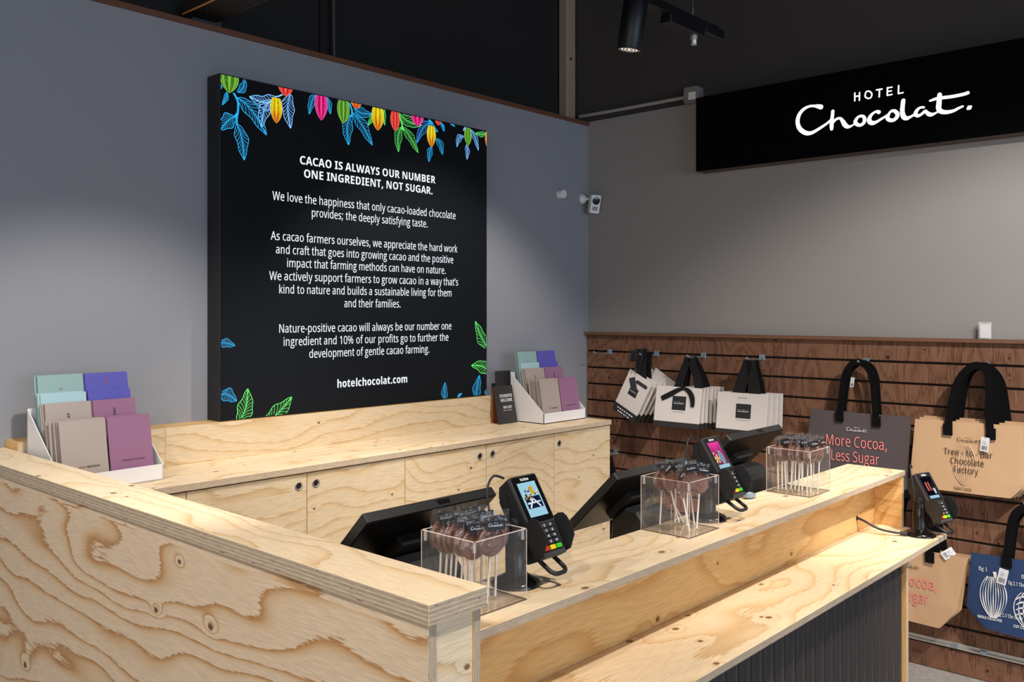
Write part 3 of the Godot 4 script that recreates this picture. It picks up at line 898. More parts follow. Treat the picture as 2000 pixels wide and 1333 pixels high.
# ------------------------------------------------------------------ LED wall
func leaf(fill: MB, line: MB, b: Vector2, t: Vector2, hw: float, bend: float, lo: Vector2, hi: Vector2) -> void:
	var ax := t - b
	var ln := ax.length()
	var d := ax / ln
	var s := Vector2(-d.y, d.x)
	var mid := func(u: float) -> Vector2: return b + ax * u + s * (bend * ln * 4.0 * u * (1.0 - u) * (1.0 - 0.5 * u))
	var wide := func(u: float, q: float) -> float: return hw * pow(sin(PI * clampf(pow(u, 0.85), 0, 1)), 0.75) * (1.0 + 0.13 * sin(u * 13.0 + q * 2.0)) * (1.0 - 0.35 * u * u)
	var cl := func(p: Vector2) -> Vector2: return Vector2(clampf(p.x, lo.x, hi.x), clampf(p.y, lo.y, hi.y))
	var inside := func(p: Vector2) -> bool: return p.x >= lo.x and p.x <= hi.x and p.y >= lo.y and p.y <= hi.y
	var N := 18
	var w := clampf(hw * 0.062, 0.0013, 0.0030)
	var run := func(pts: Array, ww: float) -> void:
		var keep := []
		for p in pts + [Vector2(1e6, 0)]:
			if inside.call(p): keep.append(p)
			else:
				if keep.size() > 1: line.stroke(keep, keep.map(func(_e): return ww), 0, 0, false)
				keep = []
	for q in [-1.0, 1.0]:
		var edge := []
		for k in N + 1:
			var u := float(k) / N
			edge.append(mid.call(u) + s * q * wide.call(u, q))
		run.call(edge, w * 1.15)
		for k in N:
			var a: Vector2 = cl.call(edge[k]); var c: Vector2 = cl.call(edge[k + 1])
			var e: Vector2 = cl.call(mid.call(float(k + 1) / N)); var f: Vector2 = cl.call(mid.call(float(k) / N))
			fill.quad(Vector3(a.x, a.y, 0), Vector3(c.x, c.y, 0), Vector3(e.x, e.y, 0), Vector3(f.x, f.y, 0))
		for k in 8:
			var u0 := 0.04 + 0.10 * k
			var u1 := minf(u0 + 0.22, 0.97)
			var p0: Vector2 = mid.call(u0)
			var p2: Vector2 = mid.call(u1) + s * q * wide.call(u1, q) * 0.96
			var p1: Vector2 = mid.call(lerpf(u0, u1, 0.62)) + s * q * wide.call(u1, q) * 0.34
			var vein := []
			for i in 7: vein.append(p0.bezier_interpolate(p0.lerp(p1, 0.7), p1, p2, i / 6.0))
			run.call(vein, w * 0.75)
	var rib := []
	for k in N + 1: rib.append(mid.call(float(k) / N))
	run.call(rib, w * 1.3)

func build_screen() -> void:
	var lo := Vector2(1.847, 1.216)
	var hi := Vector2(3.378, 2.603)
	var t := thing("led_screen", "large black LED wall screen with white lettering and neon cacao pods", "screen", Vector3(2.6125, 1.212, -3.36))
	var o := Vector3(2.6125, 1.212, -3.36)
	solid("casing", Vector3(1.843, 1.212, -3.36) - o, Vector3(3.382, 2.608, -3.264) - o, smat(Color(0.10, 0.10, 0.105), 0.5), t, 0.0015)
	var d := solid("display", Vector3(lo.x, lo.y, -3.268) - o, Vector3(hi.x, hi.y, -3.2630) - o, M.screen_black, t)
	var base := Vector3(0, 0, -3.2622) - o
	for k in LEAVES.size():
		var e = LEAVES[k]
		var f := MB.new()
		var l := MB.new()
		f.xf.origin = base
		l.xf.origin = base + Vector3(0, 0, 0.0003)
		leaf(f, l, Vector2(e[0], e[1]), Vector2(e[2], e[3]), e[4], e[5], lo, hi)
		var m := ArrayMesh.new()
		f.into(m, M.led_fill[int(e[6])])
		l.into(m, M.led[int(e[6])])
		obj("leaf_drawing", m, d)
	for e in STEMS:
		var p := []
		for k in range(0, e[1].size(), 2): p.append(Vector2(e[1][k], minf(e[1][k + 1], hi.y)))
		p = smooth(p, 5)
		var l := MB.new()
		l.xf.origin = base + Vector3(0, 0, 0.0003)
		for off in [-0.0035, 0.0, 0.0035]:
			l.stroke(p.map(func(q): return q + Vector2(off, 0)), p.map(func(_q): return 0.0022), 0, 0, false)
		part("stem_drawing", l, M.led[int(e[0])], d)
	var tones := [[Color(0.30, 0.55, 0.14), Color(0.55, 0.80, 0.33), Color(0.28, 0.48, 0.10)], [Color(0.92, 0.20, 0.20), Color(1.0, 0.42, 0.34), Color(0.85, 0.13, 0.16)],
		[Color(0.92, 0.80, 0.06), Color(1.0, 0.93, 0.25), Color(0.90, 0.26, 0.10)], [Color(0.88, 0.07, 0.46), Color(0.98, 0.34, 0.64), Color(0.84, 0.05, 0.40)], [Color(0.95, 0.50, 0.10), Color(1.0, 0.75, 0.30), Color(0.92, 0.18, 0.12)]]
	rng.seed = 77
	for e in PODS:
		var mb := MB.new()
		mb.xf.origin = base + Vector3(0, 0, 0.0006)
		var tone = tones[int(e[4])]
		var at := func(u: float, v: float) -> Vector3:
			var w: float = e[2] * pow(maxf(0.0, sin(PI * (0.16 + 0.84 * v))), 0.62) * (1.0 if v < 0.5 else 1.0 - 0.25 * pow((v - 0.5) * 2.0, 3.0))
			return Vector3(clampf(e[0] + u * w, lo.x, hi.x), clampf(e[1] + e[3] * (1.0 - 2.0 * v), lo.y, hi.y), 0)
		var nu := 20
		var nv := 22
		for j in nv:
			for i in nu:
				var u := -1.0 + 2.0 * i / nu
				var v := float(j) / nv
				var ridge := 0.5 + 0.5 * cos(u * PI * 3.0 + 0.4)
				var cc: Color = tone[0].lerp(tone[1], pow(ridge, 2.0))
				if int(e[4]) == 2 or int(e[4]) == 4: cc = cc.lerp(tone[2], smoothstep(0.25, 0.95, v) * (0.45 + 0.55 * (1.0 - ridge)))
				cc = cc.darkened(0.35 * rng.randf() * (1.0 - ridge) + 0.1 * absf(u))
				if absf(u) > 0.93 or i == nu - 1: cc = tone[1].lightened(0.1)
				mb.col = cc.srgb_to_linear()
				mb.quad(at.call(u, v + 1.0 / nv), at.call(u + 2.0 / nu, v + 1.0 / nv), at.call(u + 2.0 / nu, v), at.call(u, v))
		part("pod_drawing", mb, M.led_pod, d)
	for e in LINES:
		text("lettering", e[0], bold if e[4] > 0 else regular, 0.0495 if e[4] > 0 else 0.0515, M.led_white, d, base + Vector3((e[1] + e[2]) / 2, e[3], 0.0009), e[2] - e[1])

# ------------------------------------------------------------------ counters
func build_back_counter() -> void:
	var t := thing("upstand", "pale plywood upstand box behind the back counter under the screen", "upstand", Vector3(2.2, 1.064, -3.36))
	var o := Vector3(2.2, 1.064, -3.36)
	ply("board", Vector3(1.092, 1.064, -3.36) - o, Vector3(1.606, 1.212, -3.24) - o, 2, 0, M.ply_door, Vector2(0.3, 0.5), t, 0.0006, M.ply_fascia)
	ply("board", Vector3(1.607, 1.064, -3.36) - o, Vector3(3.387, 1.2118, -3.24) - o, 2, 0, M.ply_door, Vector2(0.2, 0.55), t, 0.0006, M.ply_fascia)
	t = thing("back_worktop", "long pale plywood worktop over the back cupboards", "worktop", Vector3(2.5, 1.040, -3.36))
	ply("board", Vector3(-1.411, 0, 0), Vector3(1.445, 0.024, 0.494), 1, 0, M.ply_top, Vector2(0.75, 0.1), t)
	var xs := [1.092, 1.500, 1.989, 2.481, 2.974, 3.469, 3.945]
	var unit := [[0, 1], [1, 3], [3, 5], [5, 6]]
	var said := ["plywood cupboard at the left end of the back counter beside the partition", "double plywood cupboard below the left half of the screen", "double plywood cupboard in the middle behind the tills", "single plywood cupboard at the right end of the back counter"]
	var hole := [[], [[1.951, 0.990], [2.029, 0.991]], [[2.932, 0.987], [3.017, 0.988]], [[3.508, 0.984]]]
	for q in 4:
		var x0: float = xs[unit[q][0]]
		var x1: float = xs[unit[q][1]]
		var at := Vector3((x0 + x1) / 2, 0, -3.12)
		t = thing("base_cupboard", said[q], "cupboard", at, 0, "cupboards of the back counter")
		solid("body", Vector3(x0 - at.x + 0.001, 0.0, -0.24), Vector3(x1 - at.x - 0.001, 1.0395, 0.222), M.ply_fascia, t)
		for k in range(unit[q][0], unit[q][1]):
			var d := ply("door", Vector3(xs[k] + 0.0015 - at.x, 0.06, 0.226), Vector3(xs[k + 1] - 0.0015 - at.x, 1.0345, 0.2445), 2, 0, M.ply_door, Vector2(0.61 * k, 0.23 * (k % 3) + 0.05), t)
			for e in hole[q]:
				if e[0] > xs[k] and e[0] < xs[k + 1]:
					var mb := MB.new()
					mb.xf = Transform3D(Basis(Vector3.RIGHT, PI / 2), Vector3(e[0] - at.x, e[1], 0.2445))
					mb.lathe([Vector2(0.0175, 0.0), Vector2(0.0168, 0.0022), Vector2(0.0142, 0.003), Vector2(0.0118, 0.0022), Vector2(0.0112, 0.0006)], 32)
					part("pull_ring", mb, M.pull_steel, d)
					mb = MB.new()
					mb.xf = Transform3D(Basis(Vector3.RIGHT, PI / 2), Vector3(e[0] - at.x, e[1], 0.2445))
					mb.lathe([Vector2(0.0115, 0.0009), Vector2(0.0, 0.0006)], 24)
					part("pull_hole", mb, smat(Color(0.17, 0.14, 0.12), 0.5, 0.4), d)

func build_partition() -> void:
	var t := thing("till_partition", "plywood partition with a thick capped top at the left of the till", "partition", Vector3(1.02, 0, -2.2))
	var o := Vector3(1.02, 0, -2.2)
	ply("side_panel", Vector3(0.964, 0, -3.358) - o, Vector3(0.9815, 1.1505, -1.06) - o, 0, 2, M.ply_side, Vector2(0.42, 0.07), t)
	ply("side_panel", Vector3(1.0655, 0, -3.358) - o, Vector3(1.083, 1.1505, -1.06) - o, 0, 2, M.ply_fascia, Vector2(0.42, 0.1), t)
	ply("end_panel", Vector3(0.9816, 0, -1.078) - o, Vector3(1.0654, 1.1505, -1.062) - o, 2, 0, M.ply_top, Vector2(0.1, 0.02), t)
	ply("cap", Vector3(0.9557, 1.1506, -3.358) - o, Vector3(1.0890, 1.1850, -1.050) - o, 1, 2, M.ply_top, Vector2(0.9, 0.32), t, 0.0008)

func build_front_counter() -> void:
	var t := thing("service_counter", "plywood service counter with a raised bar and a lower front ledge", "counter", Vector3(2.2, 0, -1.15))
	var o := Vector3(2.2, 0, -1.15)
	ply("bar_top", Vector3(1.0895, 1.067, -1.314) - o, Vector3(3.297, 1.085, -1.107) - o, 1, 0, M.ply_top, Vector2(0.35, 0.45), t)
	ply("fascia", Vector3(1.0895, 0.8832, -1.224) - o, Vector3(3.2775, 1.0668, -1.206) - o, 2, 0, M.ply_fascia, Vector2(0.25, 0.05), t)
	ply("cheek", Vector3(3.278, 0.8832, -1.314) - o, Vector3(3.296, 1.0668, -1.111) - o, 0, 2, M.ply_fascia, Vector2(0.6, 0.3), t)
	ply("back_panel", Vector3(1.0895, 0.0, -1.314) - o, Vector3(3.2775, 1.0668, -1.296) - o, 2, 0, M.ply_door, Vector2(0.2, 0.3), t)
	ply("ledge", Vector3(1.0895, 0.865, -1.2955) - o, Vector3(3.297, 0.883, -0.967) - o, 1, 0, M.ply_top, Vector2(1.21, 0.6), t)
	ply("staff_shelf", Vector3(1.0895, 0.78, -1.72) - o, Vector3(3.2, 0.80, -1.3145) - o, 1, 0, M.ply_door, Vector2(0.4, 0.1), t)
	solid("shelf_leg", Vector3(1.09, 0.0, -1.70) - o, Vector3(1.11, 0.78, -1.32) - o, M.ply_door, t)
	solid("shelf_leg", Vector3(3.17, 0.0, -1.70) - o, Vector3(3.19, 0.78, -1.32) - o, M.ply_door, t)
	ply("end_panel", Vector3(2.968, 0.0, -1.2955) - o, Vector3(2.986, 0.8648, -0.992) - o, 0, 1, M.ply_fascia, Vector2(0.1, 0.3), t)
	solid("front_board", Vector3(1.0895, 0.0, -1.035) - o, Vector3(2.967, 0.8648, -1.022) - o, M.flute, t)
	var mb := MB.new()
	var poly := PackedVector2Array([Vector2(-0.029, 0)])
	for i in 11:
		var a := PI - PI * i / 10
		poly.append(Vector2(cos(a) * 0.0285, 0.002 + sin(a) * 0.021))
	poly.append(Vector2(0.029, 0))
	mb.xf = Transform3D(Basis(Vector3.RIGHT, PI / 2).rotated(Vector3.UP, 0), Vector3.ZERO)
	mb.prism(poly, -0.8648, 0.0)
	# the prism's length runs along its z: stand it up
	var fm := mb.mesh(M.flute)
	for k in 31:
		var f := obj("flute", fm, t)
		f.position = Vector3(2.937 - 0.060 * k, 0.0, -1.022) - o
	# the cable hole in the fascia
	mb = MB.new()
	mb.xf = Transform3D(Basis(Vector3.RIGHT, PI / 2), Vector3(3.108, 0.932, -1.206) - o)
	mb.lathe([Vector2(0.009, 0.0008), Vector2(0.0, 0.0008)], 16)
	part("cable_hole", mb, M.ink_black, t)

func build_sign() -> void:
	var t := thing("brand_sign", "long black fascia sign with glowing white script on the right wall", "sign", Vector3(4.385, 2.424, -1.561))
	var o := Vector3(4.385, 2.424, -1.561)
	solid("box", Vector3(4.29, 2.424, -2.548) - o, Vector3(4.385, 2.826, 0.35) - o, M.sign_black, t, 0.001)
	solid("underside_reflection", Vector3(4.30, 2.4205, -2.53) - o, Vector3(4.38, 2.4242, 0.35) - o, smat(Color(0.30, 0.24, 0.21), 0.6), t)  # underside of the black box, brown reflected light put into its colour
	for z in [-2.50, -2.0, -1.3, -0.6]:
		var mb := MB.new()
		mb.ball(Vector3(4.303, 2.4205, z) - o, Vector3(0.006, 0.003, 0.006), 8)
		part("screw", mb, M.black_metal, t)
	var h := Node3D.new()
	h.name = "lettering"
	t.add_child(h)
	h.position = Vector3(4.2882, 2.6275, -1.561) - o
	h.rotation.y = -PI / 2
	mark(h, M.sign_white, Vector3.ZERO, 0.802, "glowing_script")

func build_ceiling_gear() -> void:
	# track with its end feed, wire and the perforated tray
	var t := thing("light_track", "black lighting track hung from a wire near the sign", "track", Vector3(2.6, 2.765, -1.79))
	solid("rail", Vector3(0.021, -0.017, -0.018), Vector3(0.56, 0.017, 0.018), M.black_metal, t, 0.002)
	var mb := MB.new()
	mb.box(Vector3(0.20, -0.052, -0.024), Vector3(0.44, -0.017, 0.024), 0.004)
	mb.box(Vector3(0.46, -0.03, -0.02), Vector3(0.60, 0.012, 0.02), 0.005)
	part("adapter", mb, M.black_metal, t)
	mb = MB.new()
	mb.xf.origin = Vector3(0.40, -0.052, 0)
	mb.lathe([Vector2(0.014, 0.0), Vector2(0.014, -0.012), Vector2(0.011, -0.013), Vector2(0.011, -0.034), Vector2(0.009, -0.036), Vector2(0.0, -0.036)], 16)
	part("plug_tip", mb, M.alu, t)
	mb = MB.new()
	mb.tube([Vector3(0.39, 0.017, 0), Vector3(0.392, 1.6, 0)], 0.0016, 6)
	mb.tube([Vector3(0.39, 0.015, 0), Vector3(0.39, 0.055, 0)], 0.005, 8)
	part("suspension_wire", mb, M.steel, t)
	t = thing("cable_tray", "dark perforated cable tray over the top left of the wall", "cable tray", Vector3(1.86, 2.87, -3.45))
	mb = MB.new()
	mb.box(Vector3(-0.075, 0.0, 0.0), Vector3(0.075, 0.003, 3.0))
	mb.box(Vector3(-0.075, 0.0, 0.0), Vector3(-0.072, 0.05, 3.0))
	mb.box(Vector3(0.072, 0.0, 0.0), Vector3(0.075, 0.05, 3.0))
	part("tray", mb, smat(Color(0.17, 0.13, 0.115), 0.6), t)
	solid("edge_strip", Vector3(-0.0785, -0.003, 0.0), Vector3(-0.0745, 0.002, 3.0), smat(Color(0.98, 0.62, 0.36), 0.4), t)
	mb = MB.new()
	for k in 40:
		for i in 4: mb.box(Vector3(-0.055 + i * 0.032, -0.0006, 0.06 + k * 0.045), Vector3(-0.042 + i * 0.032, 0.0, 0.09 + k * 0.045))
	part("perforation", mb, M.ink_black, t)
	mb = MB.new()
	mb.box(Vector3(-0.03, -0.02, -0.05), Vector3(0.10, 0.07, -0.002), 0.002)
	part("bracket", mb, M.dark_grey, t)
	for p in [Vector2(-0.01, 0.035), Vector2(0.075, 0.0)]:
		mb = MB.new()
		mb.ball(Vector3(p.x, p.y, -0.001), Vector3(0.005, 0.005, 0.003), 8)
		part("bolt", mb, M.steel, t)
	t = thing("upright_pipe", "thin grey pipe rising up the dark wall above the screen", "pipe", Vector3(2.567, 2.824, -3.49))
	mb = MB.new()
	mb.tube([Vector3(0, 0, 0), Vector3(-0.004, 0.35, 0), Vector3(-0.02, 0.8, 0), Vector3(-0.02, 1.57, 0)], 0.0085, 12)
	part("pipe", mb, smat(Color(0.34, 0.33, 0.33), 0.4, 0.5), t)
	mb = MB.new()
	mb.tube([Vector3(-0.003, 0.30, 0), Vector3(-0.0035, 0.34, 0)], 0.0105, 12)
	part("coupling", mb, smat(Color(0.34, 0.33, 0.33), 0.4, 0.5), t)

const ORD := ["first", "second", "third", "fourth", "fifth", "sixth", "seventh", "eighth", "ninth", "tenth", "eleventh", "twelfth", "thirteenth", "fourteenth", "fifteenth", "sixteenth"]

# ------------------------------------------------------------------ greeting cards
func card_stand(at: Vector3, turn: float, where: String, label: String, d := 0.238) -> void:
	var t := thing("card_stand", label, "card stand", at, turn, "white card stands")
	var B := Basis(Vector3.UP, turn)
	var w := 0.356
	var side := PackedVector2Array([Vector2(0, 0), Vector2(0, 0.055), Vector2(-d, 0.262), Vector2(-d, 0)])   # x is local z
	for s in [-1, 1]:
		var mb := MB.new()
		mb.xf = Transform3D(Basis(Vector3(0, 0, 1), Vector3(0, 1, 0), Vector3(-1, 0, 0)), Vector3(s * (w / 2 - 0.0015), 0, 0))
		mb.prism(side, -0.0015, 0.0015)
		part("side", mb, M.card_white, t)
	solid("front_lip", Vector3(-w / 2, 0, -0.003), Vector3(w / 2, 0.055, 0), M.card_white, t)
	solid("back", Vector3(-w / 2, 0, -d), Vector3(w / 2, 0.262, -d + 0.003), M.card_white, t)
	solid("base", Vector3(-w / 2, 0, -d), Vector3(w / 2, 0.004, 0), M.card_white, t)
	var top := [0.228, 0.281, 0.311, 0.371]
	var zt := [-0.050, -0.148, -0.182, -0.205]
	for k in 3:
		solid("step", Vector3(-w / 2 + 0.004, 0.004, -0.118 - 0.04 * k), Vector3(w / 2 - 0.004, top[k + 1] - 0.222, -0.115 - 0.04 * k), M.card_white, t)
	var teal := smat(Color(0.545, 0.655, 0.645), 0.6)
	var pale := smat(Color(0.64, 0.755, 0.775), 0.6)
	var beige := smat(Color(0.665, 0.61, 0.575), 0.6)
	var violet := smat(Color(0.335, 0.325, 0.66), 0.6)
	var mauve := smat(Color(0.575, 0.40, 0.515), 0.6)
	var cols := [[beige, mauve], [beige, mauve], [pale, violet], [teal, violet]]
	var kind := [["beige", "mauve"], ["beige", "mauve"], ["pale blue", "violet"], ["teal", "violet"]]
	var rows := ["bottom", "second", "third", "top"]
	var num := [[8, 3], [5, 3], [3, 2], [4, 3]]
	var gap := [[0.0095, 0.006], [0.005, 0.006], [0.006, 0.006], [0.0055, 0.005]]
	var lean := Basis(Vector3.RIGHT, -0.17)
	rng.seed = 5 if turn == 0.0 else 6
	for r in 4:
		for c in 2:
			for k in num[r][c]:
				var mb := MB.new()
				var cw := 0.153
				var ch := 0.213
				mb.prism(PackedVector2Array([Vector2(-cw / 2, 0), Vector2(cw / 2, 0), Vector2(cw / 2, ch), Vector2(-cw / 2, ch)]), -0.0012, 0.0, 0.0)
				mb.xf = Transform3D(Basis(Vector3.UP, -0.02), Vector3(0, 0, -0.0013))
				mb.prism(PackedVector2Array([Vector2(-cw / 2, 0.001), Vector2(cw / 2, 0.001), Vector2(cw / 2, ch - 0.001), Vector2(-cw / 2, ch - 0.001)]), -0.0012, 0.0, 0.0)
				var o := obj("greeting_card", mb.mesh(cols[r][c]))
				var x: float = (-0.082 if c == 0 else 0.078) + (0.0 if k == 0 else rng.randf_range(-0.004, 0.004)) - (0.0014 * k if c == 0 else -0.0014 * k)
				var p := Vector3(x, top[r] - ch * 0.985 + (0.0 if k == 0 else rng.randf_range(-0.004, 0.003)), zt[r] + 0.036 - gap[r][c] * k)
				o.transform = Transform3D(B * lean, at + B * p)
				tag(o, "%s greeting card, %s from front, %s row, %s" % [kind[r][c], ORD[k], rows[r], where], "greeting card", "%s greeting cards in the %s" % [kind[r][c], where])
				if k == 0:
					if r == 0:
						if c == 0:
							text("lettering", "HAPPY", bold, 0.0095, M.ink_copper, o, Vector3(-0.012, 0.055, 0.0006), 0.026)
							text("lettering", "BIRTHDAY", bold, 0.0095, M.ink_black, o, Vector3(0.026, 0.055, 0.0006), 0.043)
						else: text("lettering", "CONGRATULATIONS", bold, 0.0085, smat(Color(0.33, 0.22, 0.27), 0.4), o, Vector3(0.004, 0.060, 0.0006), 0.082)
					else:
						var word: String = ["", "AY", "", "S"][r] if c == 0 else ["", "ONS", "", "ARY"][r]
						if word != "":
							var l := text("lettering", word, bold, 0.0135, [M.ink_black, M.ink_black, M.ink_black, M.ink_copper][r], o, Vector3.ZERO)
							var wx: float = l.mesh.get_aabb().size.x
							l.transform = Transform3D(Basis(Vector3.BACK, PI / 2), Vector3(-0.002, ch - 0.028 - (0.016 if r == 1 else 0.0) - (0.02 if c == 0 and r == 3 else 0.0), 0.0006))

func build_card_displays() -> void:
	card_stand(Vector3(1.305, 1.0645, -2.9945), deg_to_rad(4.0), "stand beside the partition", "white card stand full of greeting cards beside the till partition", 0.232)
	card_stand(Vector3(3.728, 1.0645, -3.013), 0.0, "stand by the student sign", "white card stand full of greeting cards at the worktop's right end")
	# folded tent card and the dark one behind it
	for k in 2:
		var t: Node3D
		if k == 0: t = thing("tent_card", "black folded student discount sign leaning beside the right card stand", "sign", Vector3(3.4535, 1.0645, -3.176))
		else: t = thing("tent_card", "plain dark folded card standing behind the student sign", "sign", Vector3(3.545, 1.0645, -3.29))
		var h := 0.203 if k == 0 else 0.268
		var w := 0.146 if k == 0 else 0.12
		var mb := MB.new()
		mb.xf = Transform3D(Basis(Vector3.RIGHT, -0.21 if k == 0 else -0.05), Vector3.ZERO)
		mb.prism(rr(w, h, 0.002, 2, Vector2(0, h / 2)), -0.0016, 0.0)
		part("front_leaf", mb, smat(Color(0.19, 0.18, 0.175), 0.5), t)
		if k == 0:
			mb = MB.new()
			mb.xf = Transform3D(Basis(Vector3.RIGHT, 0.13), Vector3(0, 0.198 - 0.2 * cos(0.13), -0.0425 - 0.2 * sin(0.13)))
			mb.prism(rr(w, 0.2, 0.002, 2, Vector2(0, 0.1)), -0.0016, 0.0)
			part("back_leaf", mb, smat(Color(0.60, 0.36, 0.20), 0.6), t)
			var h2 := Node3D.new()
			h2.name = "lettering"
			t.add_child(h2)
			h2.basis = Basis(Vector3.RIGHT, -0.21)
			var z := 0.0006
			text("word", "STUDENTS", bold, 0.022, M.ink_white, h2, Vector3(0.012, 0.139, z), 0.096)
			text("word", "WELCOME", bold, 0.022, M.ink_white, h2, Vector3(0.012, 0.116, z), 0.090)
			text("word", "10% OFF", bold, 0.020, M.ink_white, h2, Vector3(0.012, 0.079, z), 0.068)
			var dash := MB.new()
			rng.seed = 3
			for i in 9: dash.box(Vector3(-0.022 + i * 0.0075, 0.0685, z - 0.0003), Vector3(-0.022 + i * 0.0075 + rng.randf_range(0.003, 0.006), 0.071, z))
			part("printed_line", dash, M.ink_white, h2)

# ------------------------------------------------------------------ card terminals
func patch(mb: MB, c: Color, x0: float, y0: float, x1: float, y1: float, z: float) -> void:
	mb.col = c.srgb_to_linear()
	mb.quad(Vector3(x0, y0, z), Vector3(x1, y0, z), Vector3(x1, y1, z), Vector3(x0, y1, z))

func terminal(label: String, at: Vector3, turn: float, picture: int, cable_to: Array, pole := 0.122, rise := 0.146) -> void:
	var t := thing("card_terminal", label, "card terminal", at, turn, "card payment terminals")
	var mb := MB.new()
	mb.lathe([Vector2(0.052, 0.0), Vector2(0.052, 0.006), Vector2(0.047, 0.011), Vector2(0.032, 0.017), Vector2(0.024, 0.022), Vector2(0.0, 0.022)], 40)
	part("base", mb, M.black_gloss, t)
	mb = MB.new()
	mb.lathe([Vector2(0.0235, 0.018), Vector2(0.0225, 0.024), Vector2(0.0225, pole - 0.03), Vector2(0.0205, pole - 0.028), Vector2(0.0205, pole), Vector2(0.0, pole + 0.004)], 32)
	part("pole", mb, M.stand_gloss, t)
	var F := Transform3D(Basis(Vector3.RIGHT, -0.56), Vector3(0.038, rise, 0.027))    # the terminal's own frame: face in x,y
	var S := Basis(Vector3(0, 0, 1), Vector3(0, 1, 0), Vector3(-1, 0, 0))
	mb = MB.new()
	mb.xf = Transform3D(Basis(), Vector3(0.0, pole + 0.002, 0.0))
	mb.tube([Vector3(-0.018, 0, 0), Vector3(0.040, 0, 0)], 0.014, 16)
	mb.xf = F
	mb.prism(rr(0.062, 0.150, 0.012, 4, Vector2(0, -0.012)), -0.062, -0.055)
	part("mount", mb, M.black_plastic, t)
	mb = MB.new()
	mb.xf = F * Transform3D(S, Vector3.ZERO)
	var prof := PackedVector2Array([Vector2(0, 0.083), Vector2(0, -0.020), Vector2(-0.004, -0.084), Vector2(-0.020, -0.086), Vector2(-0.036, -0.030), Vector2(-0.050, 0.010), Vector2(-0.052, 0.062), Vector2(-0.040, 0.080), Vector2(-0.006, 0.085)])
	mb.prism(prof, -0.041, 0.041, 0.004)
	mb.xf = F * Transform3D(S * Basis(Vector3.UP, PI), Vector3.ZERO)
	var body := part("body", mb, M.black_plastic, t)
	mb = MB.new()
	mb.xf = F
	mb.prism(rr(0.083, 0.108, 0.006, 4, Vector2(0, 0.031)), -0.006, 0.0005, 0.0)
	part("bezel", mb, smat(Color(0.30, 0.30, 0.31), 0.4, 0.3), t)
	mb = MB.new()
	mb.xf = F
	mb.prism(rr(0.077, 0.102, 0.004, 4, Vector2(0, 0.031)), 0.0, 0.0016)
	var glass := part("screen_glass", mb, M.black_gloss, t)
	# what the display shows
	mb = MB.new()
	mb.xf = F
	var z := 0.0019
	var x := 0.028
	rng.seed = 40 + picture
	if picture == 0:
		patch(mb, Color(0.62, 0.80, 0.88), -x, -0.008, x, 0.068, z)
		patch(mb, Color(0.10, 0.13, 0.22), -x + 0.006, 0.010, x - 0.004, 0.036, z + 0.0001)
		for k in 26:
			var px := rng.randf_range(-x + 0.007, x - 0.009)
			var py := rng.randf_range(0.026, 0.050)
			patch(mb, [Color(0.08, 0.09, 0.14), Color(0.25, 0.38, 0.55), Color(0.85, 0.66, 0.16), Color(0.16, 0.14, 0.13), Color(0.80, 0.82, 0.86)][rng.randi() % 5], px, py, px + rng.randf_range(0.003, 0.007), py + rng.randf_range(0.003, 0.006), z + 0.0002 + k * 0.00001)
		patch(mb, Color(0.85, 0.65, 0.13), 0.002, 0.040, 0.012, 0.058, z + 0.0006)
		for q in [[-0.016, 0.011, 0.000, 0.030], [0.016, 0.011, 0.002, 0.030], [-0.02, 0.0215, 0.02, 0.0225]]:
			mb.col = Color(0.85, 0.88, 0.92).srgb_to_linear()
			mb.stroke([Vector2(q[0], q[1]), Vector2(q[2], q[3])], [0.004, 0.003], 0, z + 0.0007, false)
	elif picture == 1:
		for k in 8: patch(mb, Color(0.90, 0.25, 0.62).lerp(Color(0.33, 0.20, 0.30), k / 8.0), -x, 0.068 - 0.0095 * (k + 1), x, 0.068 - 0.0095 * k, z)
		for k in 18:
			mb.col = Color(0.50, 0.10, 0.32).srgb_to_linear()
			var c := Vector2(rng.randf_range(-0.024, 0.02), rng.randf_range(0.018, 0.060))
			mb.stroke([c, c + Vector2(0.001, 0.004)], [0.003, 0.002], 0, z + 0.0002)
		mb.col = Color(0.92, 0.78, 0.48).srgb_to_linear()
		for k in 9:
			var c := Vector2(rng.randf_range(-0.026, -0.008), rng.randf_range(0.008, 0.036))
			mb.stroke([c, c + Vector2(0.003, 0.002)], [0.006, 0.005], 0, z + 0.0003)
		for e in [[1.0, Color(0.78, 0.86, 0.90)], [0.84, Color(0.45, 0.58, 0.66)]]:
			mb.col = Color(e[1]).srgb_to_linear()
			mb.stroke([Vector2(0.008, 0.010), Vector2(0.007, 0.022), Vector2(0.006, 0.034)], [0.016 * e[0], 0.020 * e[0], 0.014 * e[0]], 0, z + 0.0005 + 0.0001 * (1.0 - e[0]))
		patch(mb, Color(0.62, 0.80, 0.88), -x, -0.009, x, 0.001, z + 0.0004)
	else:
		patch(mb, Color(0.07, 0.07, 0.09), -x, -0.010, x, 0.068, z)
		for e in [[-0.017, Color(0.80, 0.35, 0.33)], [-0.003, Color(0.72, 0.28, 0.27)]]:
			patch(mb, e[1], e[0], 0.018, e[0] + 0.008, 0.050, z + 0.0002)
			patch(mb, Color(0.88, 0.60, 0.52), e[0] + 0.002, 0.020, e[0] + 0.004, 0.046, z + 0.0003)
		mb.col = Color(0.80, 0.86, 0.88).srgb_to_linear()
		mb.stroke([Vector2(0.018, 0.006), Vector2(0.0175, 0.026)], [0.008, 0.013], 0, z + 0.0002, false)
		mb.col = Color(0.18, 0.18, 0.20).srgb_to_linear()
		mb.stroke([Vector2(0.0175, 0.028), Vector2(0.019, 0.044)], [0.010, 0.004], 0, z + 0.0002)
